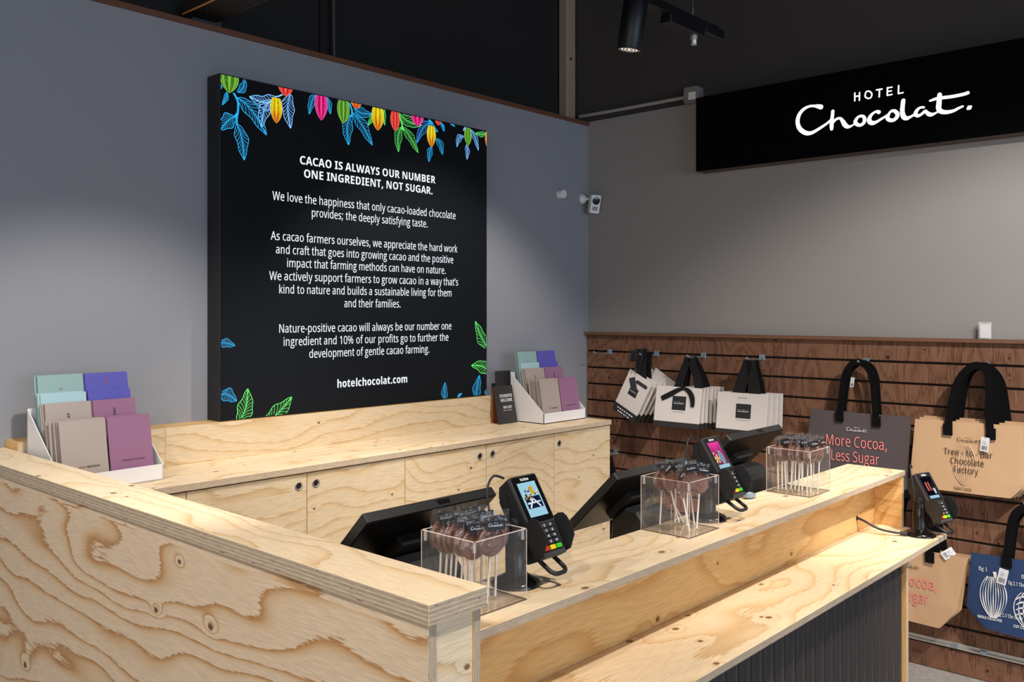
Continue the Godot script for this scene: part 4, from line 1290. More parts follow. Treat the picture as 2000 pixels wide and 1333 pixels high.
		patch(mb, Color(0.62, 0.80, 0.88), -x + 0.002, -0.009, x - 0.002, 0.001, z + 0.0002)
	part("screen_picture", mb, M.led_pod, glass)
	var h := Node3D.new()
	h.name = "lettering"
	glass.add_child(h)
	h.transform = F
	text("brand_name", "Verifone", bold, 0.0085, M.ink_white, h, Vector3(0, 0.0722, 0.0019), 0.026)
	# keypad and its shield
	var keys := MB.new()
	for r in 4:
		for c in 3:
			mb = MB.new()
			var kp := Vector2(-0.019 + 0.019 * c, -0.030 - 0.0115 * r)
			mb.xf = F * Transform3D(Basis(Vector3.RIGHT, 0.0), Vector3(kp.x, kp.y, -0.002))
			mb.prism(rr(0.0145, 0.0082, 0.002, 2), 0.0, 0.0040, 0.0006)
			var key := part("key", mb, M.dark_grey, t)
			var kh := Node3D.new()
			kh.name = "digit"
			key.add_child(kh)
			kh.transform = F * Transform3D(Basis(), Vector3(kp.x, kp.y, -0.002))
			text("print", ["1", "2", "3", "4", "5", "6", "7", "8", "9", "*", "0", "#"][r * 3 + c], bold, 0.0072, M.ink_white, kh, Vector3(0, -0.0026, 0.0043))
	for c in 3:
		mb = MB.new()
		mb.xf = F * Transform3D(Basis(), Vector3(-0.020 + 0.020 * c, -0.0765, -0.003))
		mb.prism(rr(0.017, 0.0095, 0.002, 2), 0.0, 0.0048, 0.0008)
		part("key", mb, [smat(Color(0.85, 0.20, 0.17), 0.4), smat(Color(0.93, 0.78, 0.10), 0.4), smat(Color(0.27, 0.73, 0.18), 0.4)][c], t)
	for s in [-1, 1]:
		mb = MB.new()
		mb.xf = F * Transform3D(S, Vector3(s * 0.0435, 0, 0))
		mb.prism(PackedVector2Array([Vector2(-0.020, -0.016), Vector2(0.014, -0.014), Vector2(0.025, -0.018), Vector2(0.031, -0.028), Vector2(0.034, -0.056), Vector2(0.030, -0.070), Vector2(0.006, -0.090), Vector2(-0.020, -0.090)]), -0.0014, 0.0014)
		part("shield_wing", mb, M.black_plastic, t)
	solid_at(F, "card_slot", Vector3(-0.034, -0.094, -0.018), Vector3(0.034, -0.084, 0.002), M.dark_grey, t, 0.002)
	mb = MB.new()
	mb.xf = F
	var loop := []
	var ring := rr(0.046, 0.050, 0.014, 5, Vector2(0.004, -0.104))
	for p in ring: loop.append(Vector3(p.x, p.y, -0.014 - (p.y + 0.123) * 0.55))
	loop.append(loop[0])
	mb.tube(loop, 0.0048, 10)
	part("handle", mb, M.black_plastic, t)
	if cable_to.size():
		mb = MB.new()
		mb.tube(smooth(cable_to.map(func(p): return Vector3(p)), 7), 0.0026, 8)
		part("cable", mb, M.black_plastic, t)

func solid_at(F: Transform3D, called: String, lo: Vector3, hi: Vector3, mat: Material, parent: Node, bev := 0.0) -> MeshInstance3D:
	var mb := MB.new()
	mb.xf = F
	mb.box(lo, hi, bev)
	return obj(called, mb.mesh(mat), parent)

func build_terminals() -> void:
	var loop := [Vector3(0.000, 0.215, -0.035), Vector3(-0.027, 0.222, -0.040), Vector3(-0.050, 0.195, -0.035), Vector3(-0.052, 0.14, -0.022), Vector3(-0.036, 0.10, -0.015), Vector3(-0.018, 0.09, -0.012)]
	terminal("card payment terminal with a pale blue photo screen by the partition end", Vector3(1.374, 1.0855, -1.242), 0.0, 0, loop)
	terminal("card payment terminal with a pink screen in the middle of the bar", Vector3(2.158, 1.0855, -1.245), 0.0, 1, loop)
	var small := [Vector3(0.006, 0.226, -0.034), Vector3(-0.012, 0.238, -0.028), Vector3(-0.030, 0.205, -0.012), Vector3(-0.032, 0.15, 0.0), Vector3(-0.026, 0.125, 0.0), Vector3(-0.016, 0.12, 0.0)]
	terminal("card payment terminal with a dark screen on the lower ledge", Vector3(3.210, 0.8835, -1.029), -0.28, 2, small, 0.115, 0.136)
	var g := thing("counter_device", "small pale grey rounded device at the bar's back edge by the middle terminal", "device", Vector3(2.485, 1.0855, -1.292))
	var gm := MB.new()
	gm.xf.origin = Vector3(0, 0.009, 0)
	gm.ball(Vector3.ZERO, Vector3(0.026, 0.009, 0.019), 20)
	part("body", gm, smat(Color(0.56, 0.61, 0.66), 0.35), g)
	var t := thing("terminal_cable", "black cable from the counter fascia to the terminal on the ledge", "cable", Vector3(3.108, 0.8835, -1.206))
	var mb := MB.new()
	mb.tube(smooth([Vector3(0, 0.0485, -0.004), Vector3(0.0, 0.044, 0.02), Vector3(0.014, 0.020, 0.07), Vector3(0.034, 0.011, 0.118), Vector3(0.048, 0.0095, 0.136)], 6), 0.004, 10)
	part("cable", mb, M.black_plastic, t)
	mb = MB.new()
	mb.xf = Transform3D(Basis.looking_at(Vector3(0.35, -0.05, 0.9)), Vector3(0.052, 0.0085, 0.141))
	mb.box(Vector3(-0.008, -0.006, -0.012), Vector3(0.008, 0.006, 0.012), 0.002)
	part("plug", mb, M.black_plastic, t)

# ------------------------------------------------------------------ till monitors
func build_monitors() -> void:
	var spots := [[1.309, 1.228, -1.412, "black till monitor seen from behind, nearest the partition"], [2.165, 1.196, -1.412, "black till monitor seen from behind, next to the box of scattered lollipops"], [2.786, 1.236, -1.412, "black till monitor seen from behind below the bag wall, farthest along the bar"]]
	for k in 3:
		var e = spots[k]
		var at := Vector3(e[0], 0.8005, -1.55)
		var t := thing("till_monitor", e[3], "monitor", at, 0, "till monitors")
		var F := Transform3D(Basis(Vector3.RIGHT, PI / 4), Vector3(e[0], e[1], e[2]) - at)   # origin: middle of the top edge of the back
		var mb := MB.new()
		mb.xf = F
		mb.prism(rr(0.378, 0.246, 0.004, 2, Vector2(0, -0.123)), -0.024, -0.002, 0.0)
		part("screen", mb, M.black_plastic, t)
		mb = MB.new()
		mb.xf = F
		mb.prism(rr(0.374, 0.242, 0.004, 2, Vector2(0, -0.123)), -0.004, 0.0, 0.0015)
		var back := part("back_cover", mb, M.monitor_back, t)
		mb = MB.new()
		mb.xf = F
		mb.box(Vector3(0.01, -0.0005, -0.019), Vector3(0.045, 0.0006, -0.007))
		part("camera_shutter", mb, M.monitor_back, back)
		mb = MB.new()
		mb.xf = F
		mb.prism(rr(0.12, 0.11, 0.01, 3, Vector2(0, -0.14)), 0.0, 0.022, 0.006)
		part("mount", mb, M.black_plastic, t)
		mb = MB.new()
		var S := Basis(Vector3(0, 0, 1), Vector3(0, 1, 0), Vector3(-1, 0, 0))
		mb.xf = Transform3D(S, Vector3.ZERO)
		var y := float(e[1]) - 0.8005
		mb.prism(PackedVector2Array([Vector2(0.03, y - 0.14), Vector2(0.075, y - 0.105), Vector2(0.115, y - 0.11), Vector2(0.145, y - 0.145), Vector2(0.155, y - 0.20), Vector2(0.15, 0.0), Vector2(0.0, 0.0), Vector2(0.02, y - 0.22)]), -0.07, 0.07, 0.006)
		part("stand", mb, M.black_plastic, t)
		mb = MB.new()
		mb.box(Vector3(-0.13, 0.0, -0.08), Vector3(0.13, 0.022, 0.17), 0.004)
		part("base", mb, M.black_plastic, t)

# ------------------------------------------------------------------ lollipops in acrylic boxes
func acrylic_box(label: String, lo: Vector3, hi: Vector3) -> void:
	var at := Vector3((lo.x + hi.x) / 2, lo.y, (lo.z + hi.z) / 2)
	var t := thing("acrylic_box", label, "box", at, 0, "clear boxes on the bar")
	var w := (hi.x - lo.x) / 2
	var d := (hi.z - lo.z) / 2
	var h := hi.y - lo.y
	var th := 0.0024
	for s in [[0, 1], [0, -1], [1, 1], [1, -1]]:
		var f := MB.new()
		var e := MB.new()
		var a := Vector3(-w, 0.0, 0); var b := Vector3(w, 0.0, 0)
		# outer face and the bright sawn edges of one sheet
		var turn: float = [0.0, PI, PI / 2, -PI / 2][[[0, 1], [0, -1], [1, 1], [1, -1]].find(s)]
		f.xf = Transform3D(Basis(Vector3.UP, turn), Vector3.ZERO)
		e.xf = f.xf
		var z := d if s[0] == 0 else w
		var x := w if s[0] == 0 else d
		f.quad(Vector3(-x, 0.0005, z), Vector3(x, 0.0005, z), Vector3(x, h, z), Vector3(-x, h, z))
		e.box(Vector3(-x, h - 0.0012, z - th), Vector3(x, h, z))
		e.box(Vector3(-x, 0.0, z - 0.0010), Vector3(-x + 0.0012, h, z))
		var m := ArrayMesh.new()
		f.into(m, M.acrylic)
		e.into(m, M.acrylic_edge)
		obj("side", m, t)
		var g := MB.new()
		g.xf = f.xf
		g.box(Vector3(-x, 0.0, z - th), Vector3(x, 0.0018, z + 0.0002))
		part("bottom_edge", g, M.acrylic_dark, t)
	for q in [Vector2(1, 1), Vector2(-1, 1), Vector2(1, -1), Vector2(-1, -1)]:
		var mb := MB.new()
		mb.box(Vector3(q.x * (w - 0.006) - 0.0025, h - 0.022, q.y * (d - 0.006) - 0.0025), Vector3(q.x * (w - 0.006) + 0.0025, h - 0.0015, q.y * (d - 0.006) + 0.0025), 0.0006)
		part("corner_block", mb, pane(Color(0.96, 0.95, 0.94), 0.30, 0.1), t)
	var mb := MB.new()
	mb.quad(Vector3(-w, 0.002, d), Vector3(w, 0.002, d), Vector3(w, 0.002, -d), Vector3(-w, 0.002, -d))
	part("floor_sheet", mb, pane(Color(0.55, 0.47, 0.40), 0.28, 0.08), t)

func make_lollipop() -> Node3D:
	var t := thing("lollipop", "x", "lollipop", Vector3.ZERO, 0)
	var mb := MB.new()
	mb.tube([Vector3(0, 0.0, 0), Vector3(0, 0.105, 0)], 0.0023, 8)
	part("stick", mb, M.stick, t)
	var D := Transform3D(Basis(Vector3.RIGHT, PI / 2), Vector3(0, 0.118, 0))
	mb = MB.new()
	mb.xf = D
	mb.lathe([Vector2(0.0, -0.0045), Vector2(0.0265, -0.0045), Vector2(0.029, -0.002), Vector2(0.0292, 0.002), Vector2(0.0275, 0.0045), Vector2(0.0255, 0.005), Vector2(0.0245, 0.0038), Vector2(0.0, 0.0042)], 40)
	var ch := part("chocolate", mb, M.chocolate, t)
	mb = MB.new()
	mb.xf.origin = Vector3(0, 0.118, 0.0042)
	for s in [-1, 1]:
		mb.ball(Vector3(s * 0.008, 0.009, 0), Vector3(0.0028, 0.0034, 0.0018), 10)
		var curl := []
		for k in 7: curl.append(Vector3(s * (0.004 + 0.0028 * k), 0.0185 - 0.0009 * k + 0.0016 * sin(k * 1.9), 0.0003))
		mb.tube(curl, 0.0016, 6)
	var sm := []
	for k in 9:
		var a := PI * (1.18 + 0.64 * k / 8.0)
		sm.append(Vector3(cos(a) * 0.0155, 0.004 + sin(a) * 0.0155, 0.0002))
	mb.tube(sm, 0.0012, 6)
	part("face_relief", mb, M.chocolate, ch)
	# the film: gathered at the stick, bulging over the disc, crimped flat at the top
	mb = MB.new()
	var nz := FastNoiseLite.new()
	nz.seed = 12; nz.frequency = 0.045; nz.fractal_octaves = 3
	var W := func(v: float) -> float: return lerpf(0.006, 0.0340, smoothstep(0.0, 0.30, v)) * (1.0 - 0.06 * smoothstep(0.75, 1.0, v))
	var at := func(u: float, v: float, s: float) -> Vector3:
		var w: float = W.call(v)
		var y := 0.080 + 0.088 * v
		var bulge := 0.0068 * pow(maxf(0.0, 1.0 - u * u), 0.4) * sin(PI * clampf((v + 0.08) / 0.95, 0.0, 1.0))
		var z: float = s * bulge + 0.0048 * nz.get_noise_2d(u * 38.0 + s * 60.0, v * 62.0) * (0.15 + 1.1 * v * v)
		return Vector3(u * w + 0.002 * nz.get_noise_2d(v * 90.0, s * 40.0 + u * 20.0), y + 0.0025 * nz.get_noise_2d(u * 50.0, 300.0) * smoothstep(0.85, 1.0, v), z)
	for s in [1.0, -1.0]:
		for j in 14:
			for i in 12:
				var u0 := -1.0 + i / 6.0; var u1 := -1.0 + (i + 1) / 6.0
				var v0 := j / 14.0; var v1 := (j + 1) / 14.0
				var a: Vector3 = at.call(u0, v0, s); var b: Vector3 = at.call(u1, v0, s); var c: Vector3 = at.call(u1, v1, s); var d: Vector3 = at.call(u0, v1, s)
				if s > 0: mb.quad(a, b, c, d)
				else: mb.quad(b, a, d, c)
	part("wrapper", mb, M.film, t)
	mb = MB.new()
	mb.xf = Transform3D(Basis(Vector3.RIGHT, -0.10), Vector3(0.002, 0.150, 0.0085))
	mb.prism(rr(0.046, 0.0185, 0.004, 3), -0.0004, 0.0004)
	var lab := part("label", mb, smat(Color(0.115, 0.12, 0.135), 0.4), t)
	var lh := Node3D.new()
	lh.name = "brand_script"
	lab.add_child(lh)
	lh.transform = Transform3D(Basis(Vector3.RIGHT, -0.10), Vector3(0.002, 0.150, 0.0085))
	mark(lh, M.ink_white, Vector3(0, 0.001, 0.0008), 0.033)
	return t

func build_lollipops() -> void:
	acrylic_box("clear acrylic box of chocolate lollipops behind the partition end", Vector3(1.167, 1.0855, -1.305), Vector3(1.313, 1.2255, -1.158))
	acrylic_box("clear acrylic box of loosely scattered chocolate lollipops by the middle terminal", Vector3(1.936, 1.0855, -1.313), Vector3(2.082, 1.2255, -1.168))
	acrylic_box("clear acrylic box tightly packed with chocolate lollipops, farthest along the bar", Vector3(2.616, 1.0855, -1.301), Vector3(2.760, 1.2255, -1.156))
	var y := 1.0885
	# x, z of the foot, yaw, lean right, lean forward, lift
	var a := [[1.222, -1.180, -12.0, 5.0, 1.0, 0.006], [1.198, -1.200, -8.0, 5.0, -1.0, 0.0], [1.196, -1.214, -3.0, 5.0, 0.0, 0.008], [1.198, -1.228, 4.0, 4.0, 1.0, 0.002], [1.195, -1.242, 0.0, 6.0, 0.0, 0.010], [1.197, -1.256, 5.0, 5.0, -1.0, 0.003], [1.196, -1.270, 2.0, 5.0, 0.0, 0.0], [1.197, -1.285, 4.0, 4.0, -1.0, 0.008],
		[1.271, -1.204, -5.0, 1.0, 1.0, 0.004], [1.272, -1.224, -3.0, 1.0, 1.0, 0.0], [1.271, -1.243, 0.0, 1.5, 0.0, 0.006], [1.272, -1.262, 3.0, 0.5, -1.0, 0.002], [1.271, -1.282, 0.0, 1.0, -1.0, 0.007]]
	var b := [[2.018, -1.196, -12.0, 13.0, -3.0, 0.004], [2.050, -1.222, -20.0, -3.0, -6.0, 0.002], [1.999, -1.214, -8.0, -1.0, 2.0, 0.012], [1.992, -1.202, 16.0, -11.0, -5.0, 0.0], [2.004, -1.240, 10.0, -17.0, -6.0, 0.016], [1.985, -1.286, -14.0, 6.0, 0.0, 0.006], [2.040, -1.274, -5.0, 1.0, 0.0, 0.004], [2.058, -1.258, 10.0, -40.0, 0.0, 0.001]]
	var c := []
	rng.seed = 15
	for k in 9: c.append([2.658 + rng.randf_range(-0.004, 0.004), -1.174 - 0.0132 * k, rng.randf_range(-8, 8), rng.randf_range(-2, 3), rng.randf_range(-3, 3), rng.randf_range(0.0, 0.008)])
	for k in 7: c.append([2.724 + rng.randf_range(-0.003, 0.003), -1.180 - 0.0165 * k, rng.randf_range(-10, 10), rng.randf_range(-3, 4), rng.randf_range(-3, 3), rng.randf_range(0.0, 0.008)])
	var proto: Node3D
	var where := ["box by the partition", "box of scattered lollipops", "tightly packed box"]
	var n := [8, 8, 9]
	for q in 3:
		var list: Array = [a, b, c][q]
		for k in list.size():
			var e = list[k]
			var B := Basis(Vector3.BACK, -deg_to_rad(e[3])) * Basis(Vector3.RIGHT, deg_to_rad(e[4])) * Basis(Vector3.UP, deg_to_rad(e[2]))
			var label := "chocolate lollipop, %s from front, %s row, %s" % [ORD[k if k < n[q] else k - n[q]], "left" if k < n[q] else "right", where[q]]
			if q == 1: label = "wrapped chocolate lollipop, " + ["leaning right at the front corner", "upright at the right end", "upright in the middle", "leaning left at the front left", "tilted far left above the rest", "half hidden near the back", "upright at the back right", "lying low across the middle"][k] + ", box of scattered lollipops"
			var o: Node3D
			if proto == null:
				proto = make_lollipop()
				o = proto
				o.transform = Transform3D(B, Vector3(e[0], y + maxf(e[5], 0.0) * 0.0, e[1]))
			else:
				o = copy(proto, label, Vector3(e[0], y, e[1]), B)
			o.position.y += e[5] if e[5] > 0.0 else e[5]
			tag(o, label, "lollipop", "lollipops in the " + where[q])

# ------------------------------------------------------------------ bags on the slat wall
func hook(label: String, at: Vector3, reach: float) -> void:
	# zinc plate in the groove and a doubled wire prong reaching out from it
	var t := thing("wall_hook", label, "hook", at, -PI / 2, "zinc hooks on the slat wall")
	var mb := MB.new()
	mb.box(Vector3(-0.016, -0.026, -0.001), Vector3(0.016, 0.004, 0.0022), 0.0008)
	mb.box(Vector3(-0.016, 0.002, -0.010), Vector3(0.016, 0.0055, 0.003), 0.0008)
	part("plate", mb, M.zinc, t)
	mb = MB.new()
	mb.tube(smooth([Vector3(-0.010, -0.020, 0.0), Vector3(-0.010, -0.019, reach * 0.7), Vector3(-0.006, -0.015, reach - 0.01), Vector3(0.0, -0.004, reach), Vector3(0.006, -0.015, reach - 0.01), Vector3(0.010, -0.019, reach * 0.7), Vector3(0.010, -0.020, 0.0)], 5), 0.0026, 8)
	part("prong", mb, M.zinc, t)

func paper_bag(label: String, w: float, h: float, band: float, group: String, front: int, hookat: Vector2, legs: Array) -> Node3D:
	# local frame: foot in the middle of the bottom edge, x along the wall, z away from it
	var t := thing("gift_bag", label, "gift bag", Vector3.ZERO, 0, group)
	var mb := MB.new()
	mb.prism(PackedVector2Array([Vector2(-w / 2, band), Vector2(w / 2, band), Vector2(w / 2, h), Vector2(-w / 2, h)]), -0.006, 0.0, 0.0008)
	part("body", mb, M.paper, t)
	mb = MB.new()
	mb.prism(PackedVector2Array([Vector2(-w / 2, 0), Vector2(w / 2, 0), Vector2(w / 2, band), Vector2(-w / 2, band)]), -0.0085, 0.0015, 0.001)
	part("base_band", mb, M.paper_black, t)
	for e in legs:
		mb = MB.new()
		var p := smooth([Vector2(e[0], h - 0.004), Vector2(lerpf(e[0], hookat.x, 0.25), lerpf(h, hookat.y, 0.35)), Vector2(lerpf(e[0], hookat.x, 0.7), lerpf(h, hookat.y, 0.8)), hookat + Vector2(0.012 * signf(e[0]), 0)], 5)
		var ws := []
		for k in p.size(): ws.append(lerpf(e[1], e[1] * 0.6, float(k) / p.size()))
		mb.stroke(p, ws, -0.0045, -0.0015, false)
		part("ribbon_handle", mb, M.satin, t)
	return t

func build_bags() -> void:
	hook("empty zinc hook at the left end of the slat wall", Vector3(4.3645, 1.423, -3.184), 0.16)
	hook("zinc hook holding the tilted small gift bags", Vector3(4.3645, 1.423, -2.852), 0.17)
	hook("zinc hook holding the gift bags with a black bow", Vector3(4.3645, 1.423, -2.545), 0.17)
	hook("zinc hook holding the white gift bags without a bow", Vector3(4.3645, 1.423, -2.195), 0.17)
	hook("zinc hook holding the grey tote bag", Vector3(4.3645, 1.423, -1.650), 0.10)
	hook("zinc hook holding the tan tote bags with a pod drawing", Vector3(4.3645, 1.423, -1.120), 0.12)
	hook("zinc hook low down behind the back counter's right end", Vector3(4.3645, 0.823, -3.14), 0.10)
	hook("zinc hook low down holding the tan tote bags behind the ledge", Vector3(4.3645, 0.823, -1.41), 0.10)
	hook("zinc hook low down holding the blue tote bag", Vector3(4.3645, 0.823, -0.955), 0.11)
	var W := Basis(Vector3.UP, -PI / 2)
	# with a bow: seven bags, the front ones kicked out at the foot
	var g := "white gift bags with black bows"
	var proto: Node3D
	for k in 7:
		var lab := "white gift bag with a black satin bow, frontmost on its hook" if k == 0 else "white gift bag, %s from the front behind the bag with a bow" % ORD[k]
		var tilt := -0.17 + 0.025 * k
		var B := W * Basis(Vector3.RIGHT, tilt) * Basis(Vector3.BACK, 0.012 * (k % 3))
		var at := Vector3(4.166 + 0.0265 * k, 1.024, -2.602 + 0.010 * k)
		if k < 4:
			var t := paper_bag(lab, 0.285, 0.222, 0.030, g, 1, Vector2(0.045 - 0.008 * k, 0.385), [[-0.005, 0.055], [0.125, 0.055]] if k < 3 else [])
			t.transform = Transform3D(B, at)
			if k > 0: proto = t
			else:
				bag_print(t, Vector2(0.010, 0.134), 0.085, 0.076, true)
				var mb := MB.new()
				mb.stroke(smooth([Vector2(0.034, 0.216), Vector2(0.0, 0.205), Vector2(-0.05, 0.178), Vector2(-0.102, 0.152)], 4), smooth([Vector2(0.016, 0), Vector2(0.024, 0), Vector2(0.030, 0), Vector2(0.027, 0)], 4).map(func(v): return v.x), 0.003, 0.0046, false)
				mb.stroke(smooth([Vector2(0.038, 0.216), Vector2(0.070, 0.200), Vector2(0.092, 0.165), Vector2(0.098, 0.118)], 4), smooth([Vector2(0.016, 0), Vector2(0.026, 0), Vector2(0.030, 0), Vector2(0.020, 0)], 4).map(func(v): return v.x), 0.006, 0.0076, false)
				mb.ball(Vector3(0.037, 0.217, 0.006), Vector3(0.013, 0.009, 0.006), 12)
				part("bow", mb, M.satin, t)
		else: copy(proto, lab, at, B)
	# plain stack of four
	g = "white gift bags without a bow"
	for k in 4:
		var lab := "white gift bag with a black logo square, frontmost of the third hook" if k == 0 else "white gift bag, %s from the front behind the bag without a bow" % ORD[k]
		var B := W * Basis(Vector3.RIGHT, -0.13 + 0.025 * k)
		var at := Vector3(4.172 + 0.036 * k, 1.022, -2.221 + 0.012 * k)
		if k < 3:
			var t := paper_bag(lab, 0.281, 0.213, 0.022, g, 1, Vector2(0.028 - 0.010 * k, 0.385), [[-0.022, 0.072], [0.066, 0.072]] if k < 2 else [])
			t.transform = Transform3D(B, at)
			if k > 0: proto = t
			else:
				bag_print(t, Vector2(0.012, 0.120), 0.084, 0.074, true)
				var mb := MB.new()
				for i in 3: mb.box(Vector3(-0.02 + 0.017 * i, 0.186, 0.0), Vector3(-0.02 + 0.017 * i + 0.013, 0.1885, 0.0006))
				part("printed_line", mb, M.ink_black, t)
		else: copy(proto, lab, at, B)
	# small bags hanging askew
	g = "small gift bags hanging askew"
	for k in 6:
		var lab := "small tilted white gift bag with a black tab, frontmost on its hook" if k == 0 else "small tilted white gift bag, %s from the front on its hook" % ORD[k]
		var roll := -0.47 - 0.015 * k
		var B := W * Basis(Vector3.BACK, roll) * Basis(Vector3.RIGHT, -0.04)
		var foot := Vector2(-2.9625, 1.0565) + Vector2(0.011, 0.0015) * k
		var at := Vector3(4.185 + 0.029 * k, foot.y, foot.x)
		if k < 3:
			var t := paper_bag(lab, 0.166, 0.262, 0.050, g, 1, Vector2(-0.075, 0.395), [])
			t.transform = Transform3D(B, at)
			for e in ([-0.016, 0.022] if k < 2 else []):
				var mb := MB.new()
				var up := Vector2(0, 1).rotated(-roll)
				var p0 := Vector2(0.0 + e, 0.258)
				var p := smooth([p0, p0 + up * 0.05 + Vector2(-0.006, 0), p0 + up * 0.11, p0 + up * 0.15], 4)
				mb.stroke(p, p.map(func(_q): return 0.036), -0.0045, -0.0015, false)
				part("ribbon_handle", mb, M.satin, t)
			if k > 0: proto = t
			else:
				var mb := MB.new()
				mb.stroke([Vector2(-0.048, 0.226), Vector2(-0.002, 0.172)], [0.040, 0.040], 0.001, 0.0022, false)
				part("ribbon_tab", mb, smat(Color(0.20, 0.19, 0.195), 0.5), t)
				mb = MB.new()
				mb.stroke([Vector2(-0.005, 0.222), Vector2(0.058, 0.222)], [0.021, 0.021], 0.0004, 0.0012, true)
				part("handle_slot", mb, smat(Color(0.20, 0.20, 0.20), 0.6), t)
				bag_print(t, Vector2(-0.003, 0.158), 0.058, 0.052, false)
				mb = MB.new()
				rng.seed = 8
				for i in 7: mb.box(Vector3(-0.055 + 0.017 * i, 0.028, 0.0015), Vector3(-0.055 + 0.017 * i + rng.randf_range(0.008, 0.014), 0.034, 0.0021))
				for i in 6: mb.box(Vector3(-0.045 + 0.015 * i, 0.016, 0.0015), Vector3(-0.045 + 0.015 * i + rng.randf_range(0.006, 0.012), 0.0100, 0.0021))
				part("printed_line", mb, M.ink_white, t)
		else: copy(proto, lab, at, B)
	# the bunched ribbon ends above the small bags
	var tt := thing("ribbon_bunch", "bunch of frayed black ribbon loops over the small gift bags' hook", "ribbon", Vector3(4.215, 1.395, -2.845), -PI / 2)
	var mb := MB.new()
	rng.seed = 31
	for k in 16:
		var x := rng.randf_range(-0.05, 0.045)
		var z := rng.randf_range(-0.04, 0.09)
		mb.tube(smooth([Vector3(x, -0.02, z), Vector3(x * 1.1 + 0.005, 0.02, z), Vector3(x * 1.2 + rng.randf_range(-0.012, 0.012), rng.randf_range(0.03, 0.062), z + 0.005)], 4), 0.0055, 6, 0.002)
	part("loops", mb, M.satin, tt)
	# black bag glimpsed low down past the cupboards
	tt = thing("black_bag", "black cloth bag hanging low behind the back counter's right end", "bag", Vector3(4.31, 0.30, -3.09), -PI / 2)
	mb = MB.new()
	cloth(mb, [Vector2(-0.10, 0.34), Vector2(-0.11, 0.0)], [Vector2(0.10, 0.34), Vector2(0.11, 0.0)], 0.02, 0.006, 3)
	part("body", mb, M.satin, tt)
	mb = MB.new()
	for e in [-0.055, -0.02, 0.012]:
		mb.stroke(smooth([Vector2(-0.045 + e * 0.3, 0.50), Vector2(-0.035 + e * 0.6, 0.44), Vector2(e, 0.33)], 5), smooth([Vector2(0.022, 0), Vector2(0.028, 0), Vector2(0.030, 0)], 5).map(func(v): return v.x), 0.008 + e * 0.1, 0.011 + e * 0.1, false)
	part("strap", mb, M.satin, tt)
	build_totes()

func bag_print(t: Node3D, c: Vector2, w: float, h: float, caption: bool) -> void:
	var mb := MB.new()
	mb.box(Vector3(c.x - w / 2, c.y - h / 2, 0.0004), Vector3(c.x + w / 2, c.y + h / 2, 0.0012))
	var sq := part("logo_square", mb, smat(Color(0.14, 0.145, 0.155), 0.5), t)
	mark(sq, M.ink_white, Vector3(c.x, c.y + 0.002, 0.0016), w * 0.72, "brand_script")
	if caption:
		mb = MB.new()
		for i in 8: mb.box(Vector3(c.x - 0.038 + 0.0095 * i, c.y - h / 2 - 0.011, 0.0), Vector3(c.x - 0.0305 + 0.0095 * i, c.y - h / 2 - 0.0092, 0.0006))
		part("printed_line", mb, M.ink_black, t)

# a soft slab between two side lines given from top to bottom
func cloth(mb: MB, left: Array, right: Array, thick: float, amp: float, sd: int) -> void:
	var nz := FastNoiseLite.new()
	nz.seed = sd; nz.frequency = 0.9; nz.fractal_octaves = 3
	var along := func(line: Array, v: float) -> Vector2:
		var total := 0.0
		for k in line.size() - 1: total += line[k].distance_to(line[k + 1])
		var s := v * total
		for k in line.size() - 1:
			var l: float = line[k].distance_to(line[k + 1])
			if s <= l or k == line.size() - 2: return line[k].lerp(line[k + 1], clampf(s / l, 0, 1))
			s -= l
		return line[-1]
	var n := 30
	var at := func(i: int, j: int, s: float) -> Vector3:
		var v := float(j) / n
		var u := float(i) / n
		var p: Vector2 = along.call(left, v).lerp(along.call(right, v), u)
		var soft := pow(maxf(0.0, sin(PI * u)), 0.35)
		return Vector3(p.x, p.y + 0.0025 * nz.get_noise_2d(u * 3.0, 50.0) * float(j == 0), s * thick / 2 * (0.25 + 0.75 * soft * (0.35 + 0.65 * v)) + amp * nz.get_noise_2d(p.x * 5.0, p.y * 5.0 + sd) * (0.5 + 0.7 * v))
	for s in [1.0, -1.0]:
		for j in n:
			for i in n:
				var a: Vector3 = at.call(i, j + 1, s); var b: Vector3 = at.call(i + 1, j + 1, s); var c: Vector3 = at.call(i + 1, j, s); var d: Vector3 = at.call(i, j, s)
				var g := func(p: Vector3) -> Vector2: return Vector2(p.x, p.y)
				if s > 0: mb.quad(a, b, c, d, g.call(a), g.call(b), g.call(c), g.call(d))
				else: mb.quad(b, a, d, c, g.call(b), g.call(a), g.call(d), g.call(c))
	for j in n:
		for i in [0, n]:
			mb.quad_out(at.call(i, j, 1.0), at.call(i, j, -1.0), at.call(i, j + 1, -1.0), at.call(i, j + 1, 1.0), Vector3(-1 if i == 0 else 1, 0, 0))
	for i in n:
		mb.quad_out(at.call(i, n, 1.0), at.call(i, n, -1.0), at.call(i + 1, n, -1.0), at.call(i + 1, n, 1.0), Vector3(0, -1, 0))

func tote(label: String, at: Vector3, left: Array, right: Array, mat: Material, straps: Array, sd: int, group: String, pad := true) -> Node3D:
	var t := thing("tote_bag", label, "tote bag", at, -PI / 2, group)
	var o := Vector2(at.z, at.y)
	var mb := MB.new()
	cloth(mb, left.map(func(p): return p - o), right.map(func(p): return p - o), 0.014, 0.0022, sd)
	part("body", mb, mat, t)
	for s in straps:
		mb = MB.new()
		var p := smooth(s[0].map(func(q): return q - o), 6)
		mb.stroke(p, p.map(func(_q): return s[1]), s[2], s[2] + 0.0035, false)
		if s[3]:
			for e in [p[0], p[-1]]:
				mb.box(Vector3(e.x - 0.0195, e.y - 0.010, s[2]), Vector3(e.x + 0.0195, e.y + 0.040, s[2] + 0.005))
		part("strap", mb, M.strap, t)
	return t

